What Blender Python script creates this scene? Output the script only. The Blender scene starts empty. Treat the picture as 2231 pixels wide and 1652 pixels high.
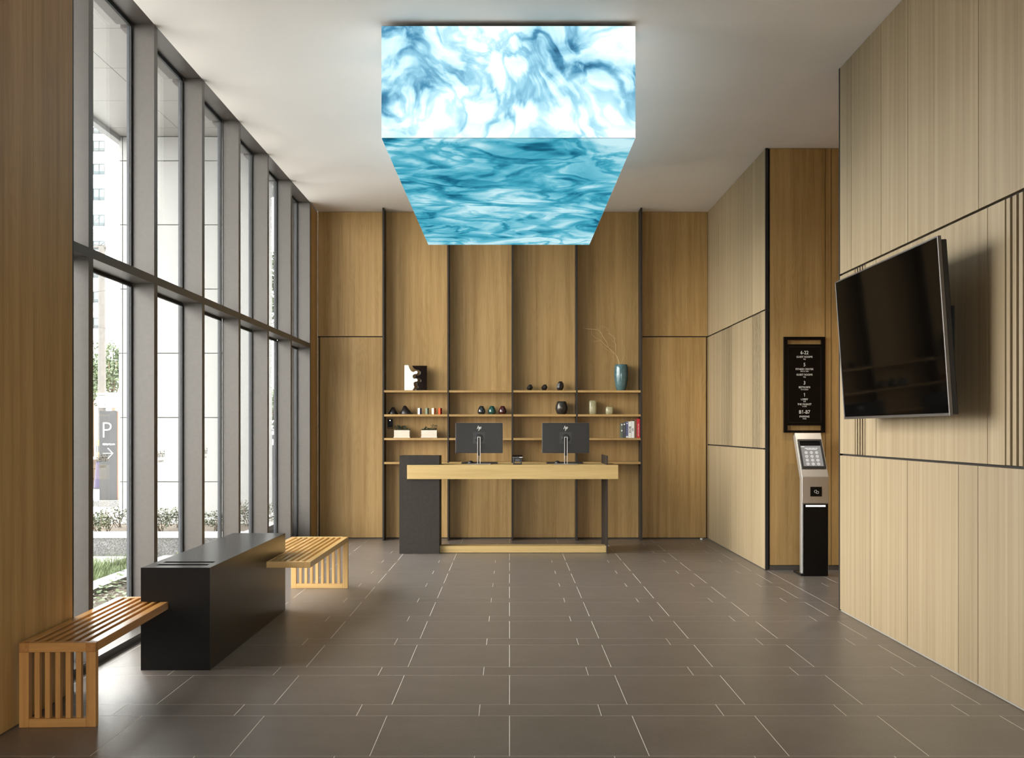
import bpy, bmesh, math, random
from mathutils import Vector, Matrix, noise as mnoise

# ------------------------------------------------------------------ camera
scene = bpy.context.scene
COL = scene.collection
F, VX, VY, EYE = 2160.0, 1110.0, 937.0, 1.40      # focal length in px, vanishing point, eye height
PI = math.pi

cam_data = bpy.data.cameras.new('camera')
cam = bpy.data.objects.new('camera', cam_data)
COL.objects.link(cam)
cam.location = (0, 0, EYE)
cam.rotation_euler = (PI / 2, 0, 0)
cam_data.sensor_fit = 'HORIZONTAL'
cam_data.sensor_width = 36.0
cam_data.lens = 36.0 * F / 2231.0
cam_data.shift_x = (1115.5 - VX) / 2231.0
cam_data.shift_y = (VY - 826.0) / 2231.0
cam_data.clip_start = 0.05
cam_data.clip_end = 600
scene.camera = cam

# ------------------------------------------------------------------ sky and exposure
world = bpy.data.worlds.new('overcast_sky')
scene.world = world
world.use_nodes = True
_bg = world.node_tree.nodes['Background']
_bg.inputs['Color'].default_value = (1.0, 0.965, 0.925, 1)
_bg.inputs['Strength'].default_value = 18.0

scene.view_settings.view_transform = 'Standard'
scene.view_settings.look = 'None'
scene.view_settings.exposure = 0.12
scene.view_settings.gamma = 1.0
scene.view_settings.use_curve_mapping = False
scene.cycles.max_bounces = 12
scene.cycles.diffuse_bounces = 7
scene.cycles.glossy_bounces = 6
scene.cycles.transparent_max_bounces = 16
scene.cycles.caustics_reflective = False
scene.cycles.caustics_refractive = False


def portal(name, loc, rot, sx, sy):
    """Sampling aid for daylight through a glazed opening (gives off no light itself)."""
    ld = bpy.data.lights.new(name, 'AREA')
    ld.shape = 'RECTANGLE'
    ld.size, ld.size_y = sx, sy
    ld.cycles.is_portal = True
    o = bpy.data.objects.new(name, ld)
    COL.objects.link(o)
    o.location, o.rotation_euler = loc, rot


portal('daylight_portal', (-2.80, 8.8, 2.1), (0, -PI / 2, 0), 4.2, 7.0)
portal('fill_portal', (0.0, -2.3, 1.3), (PI / 2, 0, 0), 2.4, 2.6)  # serves the unseen rear glazing added as frontal fill

# ------------------------------------------------------------------ helpers


def px(x, Y):
    return (x - VX) / F * Y


def pz(y, Y):
    return EYE - (y - VY) / F * Y


def root_loc(o):
    v = Vector((0, 0, 0))
    while o is not None:
        v += o.location
        o = o.parent
    return v


class MB:
    """Collects simple shapes and links them as ONE mesh object."""

    def __init__(self):
        self.v, self.f, self.sm = [], [], []

    def add(self, verts, faces, smooth=False):
        b = len(self.v)
        self.v += [tuple(p) for p in verts]
        self.f += [tuple(b + i for i in f) for f in faces]
        self.sm += [smooth] * len(faces)
        return self

    def box(self, x0, x1, y0, y1, z0, z1):
        if x0 > x1: x0, x1 = x1, x0
        if y0 > y1: y0, y1 = y1, y0
        if z0 > z1: z0, z1 = z1, z0
        v = [(x0, y0, z0), (x1, y0, z0), (x1, y1, z0), (x0, y1, z0),
             (x0, y0, z1), (x1, y0, z1), (x1, y1, z1), (x0, y1, z1)]
        return self.add(v, [(0, 3, 2, 1), (4, 5, 6, 7), (0, 1, 5, 4), (1, 2, 6, 5), (2, 3, 7, 6), (3, 0, 4, 7)])

    def rbox(self, x0, x1, y0, y1, z0, z1, r, seg=1):
        """Box with bevelled edges."""
        bm = bmesh.new()
        bmesh.ops.create_cube(bm, size=1.0)
        for p in bm.verts:
            p.co = Vector(((x0 + x1) / 2 + p.co.x * (x1 - x0), (y0 + y1) / 2 + p.co.y * (y1 - y0), (z0 + z1) / 2 + p.co.z * (z1 - z0)))
        bmesh.ops.bevel(bm, geom=list(bm.edges), offset=r, segments=seg, affect='EDGES', profile=0.5)
        bm.verts.index_update()
        self.add([p.co[:] for p in bm.verts], [[q.index for q in f.verts] for f in bm.faces])
        bm.free()
        return self

    def cells(self, xs, ys, zs, solid):
        """Boundary surface of the filled cells of a grid."""
        nx, ny, nz = len(xs) - 1, len(ys) - 1, len(zs) - 1
        S = lambda i, j, k: 0 <= i < nx and 0 <= j < ny and 0 <= k < nz and solid(i, j, k)
        ix = {}
        vs, fs = [], []

        def V(i, j, k):
            if (i, j, k) not in ix:
                ix[(i, j, k)] = len(vs)
                vs.append((xs[i], ys[j], zs[k]))
            return ix[(i, j, k)]
        for i in range(nx):
            for j in range(ny):
                for k in range(nz):
                    if not S(i, j, k): continue
                    a, b, c = i + 1, j + 1, k + 1
                    if not S(i - 1, j, k): fs.append((V(i, j, k), V(i, j, c), V(i, b, c), V(i, b, k)))
                    if not S(i + 1, j, k): fs.append((V(a, j, k), V(a, b, k), V(a, b, c), V(a, j, c)))
                    if not S(i, j - 1, k): fs.append((V(i, j, k), V(a, j, k), V(a, j, c), V(i, j, c)))
                    if not S(i, j + 1, k): fs.append((V(i, b, k), V(i, b, c), V(a, b, c), V(a, b, k)))
                    if not S(i, j, k - 1): fs.append((V(i, j, k), V(i, b, k), V(a, b, k), V(a, j, k)))
                    if not S(i, j, k + 1): fs.append((V(i, j, c), V(a, j, c), V(a, b, c), V(i, b, c)))
        return self.add(vs, fs)

    def lathe(self, prof, cx=0, cy=0, n=32, smooth=True, squ=1.0, rot=0.0):
        """prof = [(radius, z)]; squ > 1 gives a rounded-square section."""
        v, f = [], []
        m = len(prof)
        for r, z in prof:
            for i in range(n):
                a = 2 * PI * i / n
                c, s = math.cos(a), math.sin(a)
                k = (abs(c) ** (2 * squ) + abs(s) ** (2 * squ)) ** (-1 / (2 * squ))
                x, y = r * k * c, r * k * s
                v.append((cx + x * math.cos(rot) - y * math.sin(rot), cy + x * math.sin(rot) + y * math.cos(rot), z))
        for j in range(m - 1):
            for i in range(n):
                a, b = j * n + i, j * n + (i + 1) % n
                f.append((a, b, b + n, a + n))
        b = len(self.v)
        self.add(v, f, smooth)
        self.add([v[i] for i in range(n)][::-1], [tuple(range(n))])
        self.add([v[(m - 1) * n + i] for i in range(n)], [tuple(range(n))])
        return self

    def tube(self, pts, rad, n=6, smooth=True):
        pts = [Vector(p) for p in pts]
        if not hasattr(rad, '__len__'): rad = [rad] * len(pts)
        rings = []
        for i, p in enumerate(pts):
            d = (pts[min(i + 1, len(pts) - 1)] - pts[max(i - 1, 0)]).normalized()
            u = d.orthogonal().normalized() if abs(d.z) > 0.9 or i == 0 and True else d.orthogonal().normalized()
            ref = Vector((0, 1, 0)) if abs(d.y) < 0.9 else Vector((1, 0, 0))
            u = d.cross(ref).normalized()
            w = d.cross(u).normalized()
            rings.append([p + (u * math.cos(2 * PI * k / n) + w * math.sin(2 * PI * k / n)) * rad[i] for k in range(n)])
        v = [q for r in rings for q in r]
        f = []
        for j in range(len(rings) - 1):
            for i in range(n):
                a, b = j * n + i, j * n + (i + 1) % n
                f.append((a, b, b + n, a + n))
        f.append(tuple(range(n))[::-1])
        f.append(tuple((len(rings) - 1) * n + i for i in range(n)))
        return self.add(v, f, smooth)

    def prism(self, poly, axis, a, b, smooth=False):
        """Extrude a 2-D polygon. axis 'y': poly=(x,z); 'x': poly=(y,z); 'z': poly=(x,y)."""
        def P(u, w, t):
            return {'y': (u, t, w), 'x': (t, u, w), 'z': (u, w, t)}[axis]
        n = len(poly)
        v = [P(u, w, a) for u, w in poly] + [P(u, w, b) for u, w in poly]
        f = [tuple(range(n)), tuple(range(2 * n - 1, n - 1, -1))]
        f += [(i, i + n, (i + 1) % n + n, (i + 1) % n) for i in range(n)]
        return self.add(v, f, smooth)

    def build(self, name, mat, parent=None, world=True, normals=False, bevel=0.0, label=None, xf=None):
        me = bpy.data.meshes.new(name)
        off = root_loc(parent) if (world and parent is not None) else Vector((0, 0, 0))
        vs = [Vector(p) - off for p in self.v]
        if xf is not None: vs = [xf @ p for p in vs]
        me.from_pydata([p[:] for p in vs], [], self.f)
        me.polygons.foreach_set('use_smooth', self.sm)
        if normals or bevel > 0:
            bm = bmesh.new()
            bm.from_mesh(me)
            bmesh.ops.remove_doubles(bm, verts=bm.verts, dist=1e-6)
            bmesh.ops.recalc_face_normals(bm, faces=bm.faces)
            if bevel > 0:
                ed = [e for e in bm.edges if len(e.link_faces) == 2 and e.calc_face_angle(0) > 0.5]
                bmesh.ops.bevel(bm, geom=ed, offset=bevel, segments=2, affect='EDGES', profile=0.5)
            bm.to_mesh(me)
            bm.free()
        me.update()
        o = bpy.data.objects.new(name, me)
        COL.objects.link(o)
        if mat is not None: me.materials.append(mat)
        o.parent = parent
        if label: o['label'] = label
        return o


def B(x0, x1, y0, y1, z0, z1):
    return MB().box(x0, x1, y0, y1, z0, z1)


def tag(o, label, cat, group=None, kind=None):
    o['label'] = label
    o['category'] = cat
    if group: o['group'] = group
    if kind: o['kind'] = kind
    return o


def thing(name, loc, label, cat, group=None, kind=None, rz=0.0):
    o = bpy.data.objects.new(name, None)
    COL.objects.link(o)
    o.location = loc
    o.rotation_euler = (0, 0, rz)
    o.empty_display_size = 0.1
    return tag(o, label, cat, group, kind)


def text(body, size, loc, rot, mat, parent, name='lettering', sx=1.0, align='CENTER', mirror=False, ext=0.0006, shear=0.0, bold=0.0):
    cu = bpy.data.curves.new(name, 'FONT')
    cu.body = body
    cu.size = size
    cu.align_x = align
    cu.align_y = 'CENTER'
    cu.extrude = ext
    cu.shear = shear
    cu.offset = bold
    cu.resolution_u = 3
    t = bpy.data.objects.new(name, cu)
    me = bpy.data.meshes.new_from_object(t)
    bpy.data.objects.remove(t)
    bpy.data.curves.remove(cu)
    for v in me.vertices:
        v.co.x *= sx * (-1 if mirror else 1)
    if mirror: me.flip_normals()
    me.materials.clear()
    me.materials.append(mat)
    me.name = name
    o = bpy.data.objects.new(name, me)
    COL.objects.link(o)
    o.parent = parent
    o.location = Vector(loc) - root_loc(parent)
    o.rotation_euler = rot
    return o


# ------------------------------------------------------------------ materials
def new_mat(name):
    m = bpy.data.materials.new(name)
    m.use_nodes = True
    nt = m.node_tree
    return m, nt, nt.nodes['Principled BSDF']


def plain(name, col, rough=0.5, metal=0.0, spec=0.5, emit=None, estr=0.0, noise=0.0, nscale=8.0, bump=0.0, coat=0.0):
    m, nt, p = new_mat(name)
    p.inputs['Base Color'].default_value = (*col, 1)
    p.inputs['Roughness'].default_value = rough
    p.inputs['Metallic'].default_value = metal
    p.inputs['Specular IOR Level'].default_value = spec
    if coat:
        p.inputs['Coat Weight'].default_value = coat
        p.inputs['Coat Roughness'].default_value = 0.05
    if emit:
        p.inputs['Emission Color'].default_value = (*emit, 1)
        p.inputs['Emission Strength'].default_value = estr
    if noise or bump:
        tc = nt.nodes.new('ShaderNodeTexCoord')
        n = nt.nodes.new('ShaderNodeTexNoise')
        n.inputs['Scale'].default_value = nscale
        n.inputs['Detail'].default_value = 6
        nt.links.new(tc.outputs['Object'], n.inputs['Vector'])
        if noise:
            r = nt.nodes.new('ShaderNodeValToRGB')
            r.color_ramp.elements[0].position = 0.3
            r.color_ramp.elements[1].position = 0.7
            r.color_ramp.elements[0].color = (*[c * (1 - noise) for c in col], 1)
            r.color_ramp.elements[1].color = (*[min(1, c * (1 + noise)) for c in col], 1)
            nt.links.new(n.outputs['Fac'], r.inputs['Fac'])
            nt.links.new(r.outputs['Color'], p.inputs['Base Color'])
        if bump:
            b = nt.nodes.new('ShaderNodeBump')
            b.inputs['Strength'].default_value = bump
            b.inputs['Distance'].default_value = 0.002
            nt.links.new(n.outputs['Fac'], b.inputs['Height'])
            nt.links.new(b.outputs['Normal'], p.inputs['Normal'])
    return m


def wood(name, dark, mid, light, axis='z', broad=14.0, fine=130.0, rough=0.5, stretch=0.03, spec=0.35, cath=0.5):
    """Veneer: streaks that run along one axis, cathedral figure, per-board variation."""
    m, nt, p = new_mat(name)
    L, N = nt.links, nt.nodes
    tc = N.new('ShaderNodeTexCoord')
    oi = N.new('ShaderNodeObjectInfo')
    mul = N.new('ShaderNodeMath'); mul.operation = 'MULTIPLY'; mul.inputs[1].default_value = 7.3
    L.new(oi.outputs['Random'], mul.inputs[0])
    addv = N.new('ShaderNodeVectorMath'); addv.operation = 'ADD'
    L.new(tc.outputs['Object'], addv.inputs[0])
    L.new(mul.outputs[0], addv.inputs[1])

    def streak(sc, st, detail, rgh=0.55, dist=0.0):
        mp = N.new('ShaderNodeMapping')
        s = [sc, sc, sc]
        s['xyz'.index(axis)] = sc * st
        mp.inputs['Scale'].default_value = s
        L.new(addv.outputs[0], mp.inputs['Vector'])
        n = N.new('ShaderNodeTexNoise')
        n.inputs['Scale'].default_value = 1.0
        n.inputs['Detail'].default_value = detail
        n.inputs['Roughness'].default_value = rgh
        n.inputs['Distortion'].default_value = dist
        L.new(mp.outputs['Vector'], n.inputs['Vector'])
        return n.outputs['Fac']
    a = streak(broad, stretch, 4)
    b = streak(fine, stretch * 0.5, 5, 0.7)
    c = streak(broad * 0.55, stretch * 3.0, 1, 0.4, 0.3)
    # rings through the slow noise give the cathedral figure
    cs = N.new('ShaderNodeMath'); cs.operation = 'MULTIPLY'; cs.inputs[1].default_value = 90.0
    L.new(c, cs.inputs[0])
    sn = N.new('ShaderNodeMath'); sn.operation = 'SINE'
    L.new(cs.outputs[0], sn.inputs[0])
    def mix(x, wx, y, wy):
        m1 = N.new('ShaderNodeMath'); m1.operation = 'MULTIPLY'; m1.inputs[1].default_value = wx
        m2 = N.new('ShaderNodeMath'); m2.operation = 'MULTIPLY_ADD'; m2.inputs[1].default_value = wy
        L.new(x, m1.inputs[0]); L.new(y, m2.inputs[0]); L.new(m1.outputs[0], m2.inputs[2])
        return m2.outputs[0]
    s = mix(a, 0.60, b, 0.40)
    s = mix(s, 1.0, sn.outputs[0], 0.045 * cath)
    r = N.new('ShaderNodeValToRGB')
    e = r.color_ramp.elements
    e[0].position, e[0].color = 0.30, (*dark, 1)
    e[1].position, e[1].color = 0.70, (*light, 1)
    k = e.new(0.5); k.color = (*mid, 1)
    L.new(s, r.inputs['Fac'])
    hv = N.new('ShaderNodeHueSaturation')
    vr = N.new('ShaderNodeMapRange')
    vr.inputs['To Min'].default_value = 0.93
    vr.inputs['To Max'].default_value = 1.07
    L.new(oi.outputs['Random'], vr.inputs['Value'])
    L.new(vr.outputs['Result'], hv.inputs['Value'])
    L.new(r.outputs['Color'], hv.inputs['Color'])
    L.new(hv.outputs['Color'], p.inputs['Base Color'])
    p.inputs['Roughness'].default_value = rough
    p.inputs['Specular IOR Level'].default_value = spec
    bp = N.new('ShaderNodeBump')
    bp.inputs['Strength'].default_value = 0.12
    bp.inputs['Distance'].default_value = 0.001
    L.new(s, bp.inputs['Height'])
    L.new(bp.outputs['Normal'], p.inputs['Normal'])
    return m


def glass_mat(name, tint=(0.9, 0.92, 0.92), ior=1.45):
    m = bpy.data.materials.new(name)
    m.use_nodes = True
    nt = m.node_tree
    nt.nodes.clear()
    o = nt.nodes.new('ShaderNodeOutputMaterial')
    t = nt.nodes.new('ShaderNodeBsdfTransparent'); t.inputs['Color'].default_value = (*tint, 1)
    g = nt.nodes.new('ShaderNodeBsdfGlossy'); g.inputs['Roughness'].default_value = 0.0
    lw = nt.nodes.new('ShaderNodeLayerWeight'); lw.inputs['Blend'].default_value = 0.5
    pw = nt.nodes.new('ShaderNodeMath'); pw.operation = 'POWER'; pw.inputs[1].default_value = 5.0
    f = nt.nodes.new('ShaderNodeMath'); f.operation = 'MULTIPLY_ADD'; f.inputs[1].default_value = 0.96; f.inputs[2].default_value = 0.035
    nt.links.new(lw.outputs['Facing'], pw.inputs[0])
    nt.links.new(pw.outputs[0], f.inputs[0])
    mx = nt.nodes.new('ShaderNodeMixShader')
    nt.links.new(f.outputs[0], mx.inputs['Fac'])
    nt.links.new(t.outputs[0], mx.inputs[1])
    nt.links.new(g.outputs[0], mx.inputs[2])
    nt.links.new(mx.outputs[0], o.inputs['Surface'])
    return m


def floor_tile_mat():
    m, nt, p = new_mat('porcelain_tile')
    L, N = nt.links, nt.nodes
    tc = N.new('ShaderNodeTexCoord')
    oi = N.new('ShaderNodeObjectInfo')
    ad = N.new('ShaderNodeVectorMath'); ad.operation = 'ADD'
    ml = N.new('ShaderNodeMath'); ml.operation = 'MULTIPLY'; ml.inputs[1].default_value = 37.0
    L.new(oi.outputs['Random'], ml.inputs[0])
    L.new(tc.outputs['Object'], ad.inputs[0]); L.new(ml.outputs[0], ad.inputs[1])
    n1 = N.new('ShaderNodeTexNoise'); n1.inputs['Scale'].default_value = 5; n1.inputs['Detail'].default_value = 8; n1.inputs['Roughness'].default_value = 0.65
    mp = N.new('ShaderNodeMapping'); mp.inputs['Scale'].default_value = (0.8, 1.1, 1)
    L.new(ad.outputs[0], mp.inputs['Vector']); L.new(mp.outputs[0], n1.inputs['Vector'])
    n2 = N.new('ShaderNodeTexNoise'); n2.inputs['Scale'].default_value = 170; n2.inputs['Detail'].default_value = 3
    L.new(ad.outputs[0], n2.inputs['Vector'])
    r = N.new('ShaderNodeValToRGB')
    e = r.color_ramp.elements
    e[0].position, e[0].color = 0.3, (0.140, 0.119, 0.104, 1)
    e[1].position, e[1].color = 0.72, (0.176, 0.150, 0.132, 1)
    L.new(n1.outputs['Fac'], r.inputs['Fac'])
    mx = N.new('ShaderNodeMix'); mx.data_type = 'RGBA'; mx.blend_type = 'MULTIPLY'; mx.inputs['Factor'].default_value = 0.5
    r2 = N.new('ShaderNodeValToRGB')
    r2.color_ramp.elements[0].position = 0.35; r2.color_ramp.elements[0].color = (0.55, 0.55, 0.55, 1)
    r2.color_ramp.elements[1].position = 0.6; r2.color_ramp.elements[1].color = (1, 1, 1, 1)
    L.new(n2.outputs['Fac'], r2.inputs['Fac'])
    L.new(r.outputs['Color'], mx.inputs['A']); L.new(r2.outputs['Color'], mx.inputs['B'])
    L.new(mx.outputs['Result'], p.inputs['Base Color'])
    p.inputs['Roughness'].default_value = 0.33
    p.inputs['Specular IOR Level'].default_value = 0.5
    b = N.new('ShaderNodeBump'); b.inputs['Strength'].default_value = 0.45; b.inputs['Distance'].default_value = 0.0014
    L.new(n2.outputs['Fac'], b.inputs['Height']); L.new(b.outputs['Normal'], p.inputs['Normal'])
    return m


def led_mat(name, scale, ramp, strength, seed, warp=0.5, crack=0.5):
    """Screen picture of moving water: domain-warped noise shown as light."""
    m = bpy.data.materials.new(name)
    m.use_nodes = True
    nt = m.node_tree
    nt.nodes.clear()
    L, N = nt.links, nt.nodes
    out = N.new('ShaderNodeOutputMaterial')
    em = N.new('ShaderNodeEmission')
    em.inputs['Strength'].default_value = strength
    tc = N.new('ShaderNodeTexCoord')
    mp = N.new('ShaderNodeMapping')
    mp.inputs['Scale'].default_value = scale
    mp.inputs['Location'].default_value = (seed, seed * 1.7, seed * 0.6)
    L.new(tc.outputs['Object'], mp.inputs['Vector'])
    w1 = N.new('ShaderNodeTexNoise'); w1.inputs['Scale'].default_value = 1.3; w1.inputs['Detail'].default_value = 3
    L.new(mp.outputs[0], w1.inputs['Vector'])
    ws = N.new('ShaderNodeVectorMath'); ws.operation = 'SCALE'; ws.inputs['Scale'].default_value = warp * 3
    L.new(w1.outputs['Color'], ws.inputs[0])
    a1 = N.new('ShaderNodeVectorMath'); a1.operation = 'ADD'
    L.new(mp.outputs[0], a1.inputs[0]); L.new(ws.outputs[0], a1.inputs[1])
    n1 = N.new('ShaderNodeTexNoise'); n1.inputs['Scale'].default_value = 1.6; n1.inputs['Detail'].default_value = 5
    n1.inputs['Roughness'].default_value = 0.5; n1.inputs['Distortion'].default_value = 0.9
    L.new(a1.outputs[0], n1.inputs['Vector'])
    n2 = N.new('ShaderNodeTexNoise'); n2.inputs['Scale'].default_value = 1.1; n2.inputs['Detail'].default_value = 4
    n2.inputs['Distortion'].default_value = 1.6
    L.new(a1.outputs[0], n2.inputs['Vector'])
    sub = N.new('ShaderNodeMath'); sub.operation = 'SUBTRACT'; sub.inputs[1].default_value = 0.5
    L.new(n2.outputs['Fac'], sub.inputs[0])
    ab = N.new('ShaderNodeMath'); ab.operation = 'ABSOLUTE'
    L.new(sub.outputs[0], ab.inputs[0])
    mr = N.new('ShaderNodeMapRange'); mr.inputs['From Min'].default_value = 0.0; mr.inputs['From Max'].default_value = 0.10
    mr.inputs['To Min'].default_value = -crack * 0.35; mr.inputs['To Max'].default_value = 0.05
    mr.interpolation_type = 'SMOOTHSTEP'
    L.new(ab.outputs[0], mr.inputs['Value'])
    big = N.new('ShaderNodeTexNoise'); big.inputs['Scale'].default_value = 0.55; big.inputs['Detail'].default_value = 1
    L.new(mp.outputs[0], big.inputs['Vector'])
    bm_ = N.new('ShaderNodeMath'); bm_.operation = 'MULTIPLY_ADD'; bm_.inputs[1].default_value = 0.7; bm_.inputs[2].default_value = -0.35
    L.new(big.outputs['Fac'], bm_.inputs[0])
    s1 = N.new('ShaderNodeMath'); s1.operation = 'ADD'
    L.new(n1.outputs['Fac'], s1.inputs[0]); L.new(mr.outputs[0], s1.inputs[1])
    s2 = N.new('ShaderNodeMath'); s2.operation = 'ADD'
    L.new(s1.outputs[0], s2.inputs[0]); L.new(bm_.outputs[0], s2.inputs[1])
    r = N.new('ShaderNodeValToRGB')
    e = r.color_ramp.elements
    e[0].position, e[0].color = ramp[0][0], (*ramp[0][1], 1)
    e[1].position, e[1].color = ramp[-1][0], (*ramp[-1][1], 1)
    for q, c in ramp[1:-1]:
        k = e.new(q); k.color = (*c, 1)
    L.new(s2.outputs[0], r.inputs['Fac'])
    L.new(r.outputs['Color'], em.inputs['Color'])
    L.new(em.outputs[0], out.inputs['Surface'])
    return m


def granite_mat():
    m, nt, p = new_mat('speckled_granite')
    L, N = nt.links, nt.nodes
    tc = N.new('ShaderNodeTexCoord')
    v = N.new('ShaderNodeTexVoronoi'); v.inputs['Scale'].default_value = 210
    L.new(tc.outputs['Object'], v.inputs['Vector'])
    r = N.new('ShaderNodeValToRGB')
    r.color_ramp.interpolation = 'CONSTANT'
    e = r.color_ramp.elements
    e[0].position, e[0].color = 0.0, (0.06, 0.06, 0.06, 1)
    e[1].position, e[1].color = 0.35, (0.13, 0.128, 0.125, 1)
    k = e.new(0.7); k.color = (0.26, 0.255, 0.25, 1)
    L.new(v.outputs['Color'], r.inputs['Fac'])
    L.new(r.outputs['Color'], p.inputs['Base Color'])
    p.inputs['Roughness'].default_value = 0.8
    return m


def leaf_mat(name, c0, c1):
    m, nt, p = new_mat(name)
    L, N = nt.links, nt.nodes
    tc = N.new('ShaderNodeTexCoord')
    n = N.new('ShaderNodeTexNoise'); n.inputs['Scale'].default_value = 9; n.inputs['Detail'].default_value = 3
    L.new(tc.outputs['Object'], n.inputs['Vector'])
    r = N.new('ShaderNodeValToRGB')
    r.color_ramp.elements[0].position = 0.35; r.color_ramp.elements[0].color = (*c0, 1)
    r.color_ramp.elements[1].position = 0.65; r.color_ramp.elements[1].color = (*c1, 1)
    L.new(n.outputs['Fac'], r.inputs['Fac']); L.new(r.outputs['Color'], p.inputs['Base Color'])
    p.inputs['Roughness'].default_value = 0.55
    return m


M = {}
OAK = ((0.262, 0.147, 0.044), (0.388, 0.236, 0.086), (0.488, 0.314, 0.130))
M['oak'] = wood('oak_veneer', *OAK)
M['oak_x'] = wood('oak_veneer_lengthwise', (0.40, 0.265, 0.10), (0.50, 0.345, 0.14), (0.58, 0.41, 0.18), axis='x', broad=22, fine=180)
M['oak_shelf'] = wood('oak_shelf_board', *OAK, axis='x', broad=22, fine=160)
M['oak_daylit'] = wood('oak_veneer_daylit', (0.235, 0.166, 0.090), (0.320, 0.240, 0.142), (0.392, 0.306, 0.194), broad=24, fine=150, stretch=0.012, cath=0.15)  # same oak as the other walls; window light's paleness put into its colour
M['teak_y'] = wood('bench_timber_lengthwise', (0.36, 0.165, 0.045), (0.46, 0.225, 0.065), (0.54, 0.285, 0.09), axis='y', broad=20, fine=140, rough=0.22, spec=0.8)
M['teak_z'] = wood('bench_timber_upright', (0.36, 0.165, 0.045), (0.46, 0.225, 0.065), (0.54, 0.285, 0.09), axis='z', broad=20, fine=140, rough=0.4, spec=0.5)
M['teak_x'] = wood('bench_timber_crosswise', (0.36, 0.165, 0.045), (0.46, 0.225, 0.065), (0.54, 0.285, 0.09), axis='x', broad=20, fine=140, rough=0.4, spec=0.5)
M['end_grain'] = wood('timber_end_grain', (0.27, 0.11, 0.028), (0.34, 0.15, 0.04), (0.41, 0.20, 0.06), axis='y', broad=60, fine=200, rough=0.4, spec=0.5)
M['pine_y'] = wood('light_timber_lengthwise', (0.48, 0.28, 0.095), (0.58, 0.36, 0.135), (0.66, 0.43, 0.18), axis='y', broad=20, fine=140, rough=0.22, spec=0.8)
M['pine_z'] = wood('light_timber_upright', (0.48, 0.28, 0.095), (0.58, 0.36, 0.135), (0.66, 0.43, 0.18), axis='z', broad=20, fine=140, rough=0.4, spec=0.5)
M['pine_x'] = wood('light_timber_crosswise', (0.48, 0.28, 0.095), (0.58, 0.36, 0.135), (0.66, 0.43, 0.18), axis='x', broad=20, fine=140, rough=0.4, spec=0.5)
M['joint'] = plain('dark_joint_backing', (0.016, 0.010, 0.006), 0.8)
M['black'] = plain('black_trim', (0.008, 0.007, 0.007), 0.45)
M['ceiling'] = plain('white_plaster', (0.88, 0.845, 0.815), 0.9, spec=0.1, noise=0.015, nscale=1.5)
M['bronze'] = plain('bronze_aluminium', (0.074, 0.063, 0.054), 0.42, metal=0.1, noise=0.05, nscale=40)
M['gasket'] = plain('black_rubber_gasket', (0.012, 0.012, 0.012), 0.6)
M['cap'] = plain('slate_blue_aluminium', (0.055, 0.06, 0.07), 0.45)
M['glass'] = glass_mat('clear_glass')
M['tile'] = floor_tile_mat()
M['grout'] = plain('pale_grout', (0.84, 0.80, 0.74), 0.85)
M['desk_black'] = plain('charcoal_laminate', (0.030, 0.0245, 0.0205), 0.6, spec=0.2, noise=0.12, nscale=30)
M['divider'] = plain('dark_bronze_metal', (0.026, 0.020, 0.016), 0.5, spec=0.3)
M['box_black'] = plain('black_lacquer_metal', (0.0045, 0.004, 0.0038), 0.28, spec=0.36, noise=0.2, nscale=14)
M['slot'] = plain('slot_interior', (0.003, 0.003, 0.003), 0.7)
M['led_edge'] = plain('screen_edge', (0.01, 0.012, 0.014), 0.4)
M['led_front'] = led_mat('screen_water_front', (1.7, 1.7, 1.7), [
    (0.06, (0.012, 0.07, 0.15)), (0.20, (0.08, 0.28, 0.45)), (0.34, (0.32, 0.64, 0.80)), (0.47, (0.60, 0.89, 0.96)), (0.62, (0.96, 1.0, 1.0))], 1.05, 4.3, warp=0.16, crack=0.50)
M['led_under'] = led_mat('screen_water_underside', (1.25, 1.3, 1.0), [
    (0.04, (0.004, 0.035, 0.075)), (0.22, (0.012, 0.15, 0.25)), (0.37, (0.05, 0.35, 0.48)), (0.51, (0.17, 0.52, 0.64)), (0.68, (0.54, 0.80, 0.86))], 1.0, 6.4, warp=0.13, crack=0.40)
M['tv_screen'] = plain('television_glass', (0.002, 0.0017, 0.0014), 0.05, spec=0.03)
M['tv_bezel'] = plain('television_bezel', (0.17, 0.16, 0.155), 0.3, metal=0.8)
M['dark_plastic'] = plain('dark_plastic', (0.012, 0.011, 0.011), 0.4)
M['monitor'] = plain('monitor_back', (0.012, 0.0095, 0.0075), 0.35, spec=0.3, noise=0.1, nscale=60)
M['silver'] = plain('brushed_silver', (0.40, 0.385, 0.37), 0.3, metal=0.9)
M['steel'] = plain('brushed_steel', (0.66, 0.65, 0.63), 0.33, metal=0.85, noise=0.04, nscale=90)
M['kiosk_black'] = plain('kiosk_gloss_black', (0.005, 0.005, 0.005), 0.2, spec=0.25)
M['screen_grey'] = plain('keypad_screen', (0.10, 0.095, 0.09), 0.2, emit=(0.85, 0.83, 0.80), estr=0.22)
M['key_white'] = plain('lit_key', (0.8, 0.8, 0.8), 0.4, emit=(1, 1, 1), estr=0.4)
M['bar_light'] = plain('light_bar', (1, 1, 1), 0.4, emit=(1.0, 0.97, 0.92), estr=6.0)
M['letter'] = plain('white_lettering', (0.80, 0.78, 0.74), 0.5)
M['sign_black'] = plain('sign_gloss_black', (0.004, 0.003, 0.003), 0.22, spec=0.2)
M['white_gloss'] = plain('white_ceramic', (0.85, 0.84, 0.82), 0.12, coat=0.5)
M['black_gloss'] = plain('black_ceramic', (0.006, 0.004, 0.004), 0.07, coat=0.6)
M['cone_black'] = plain('black_matte_ceramic', (0.012, 0.008, 0.007), 0.35)
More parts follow.
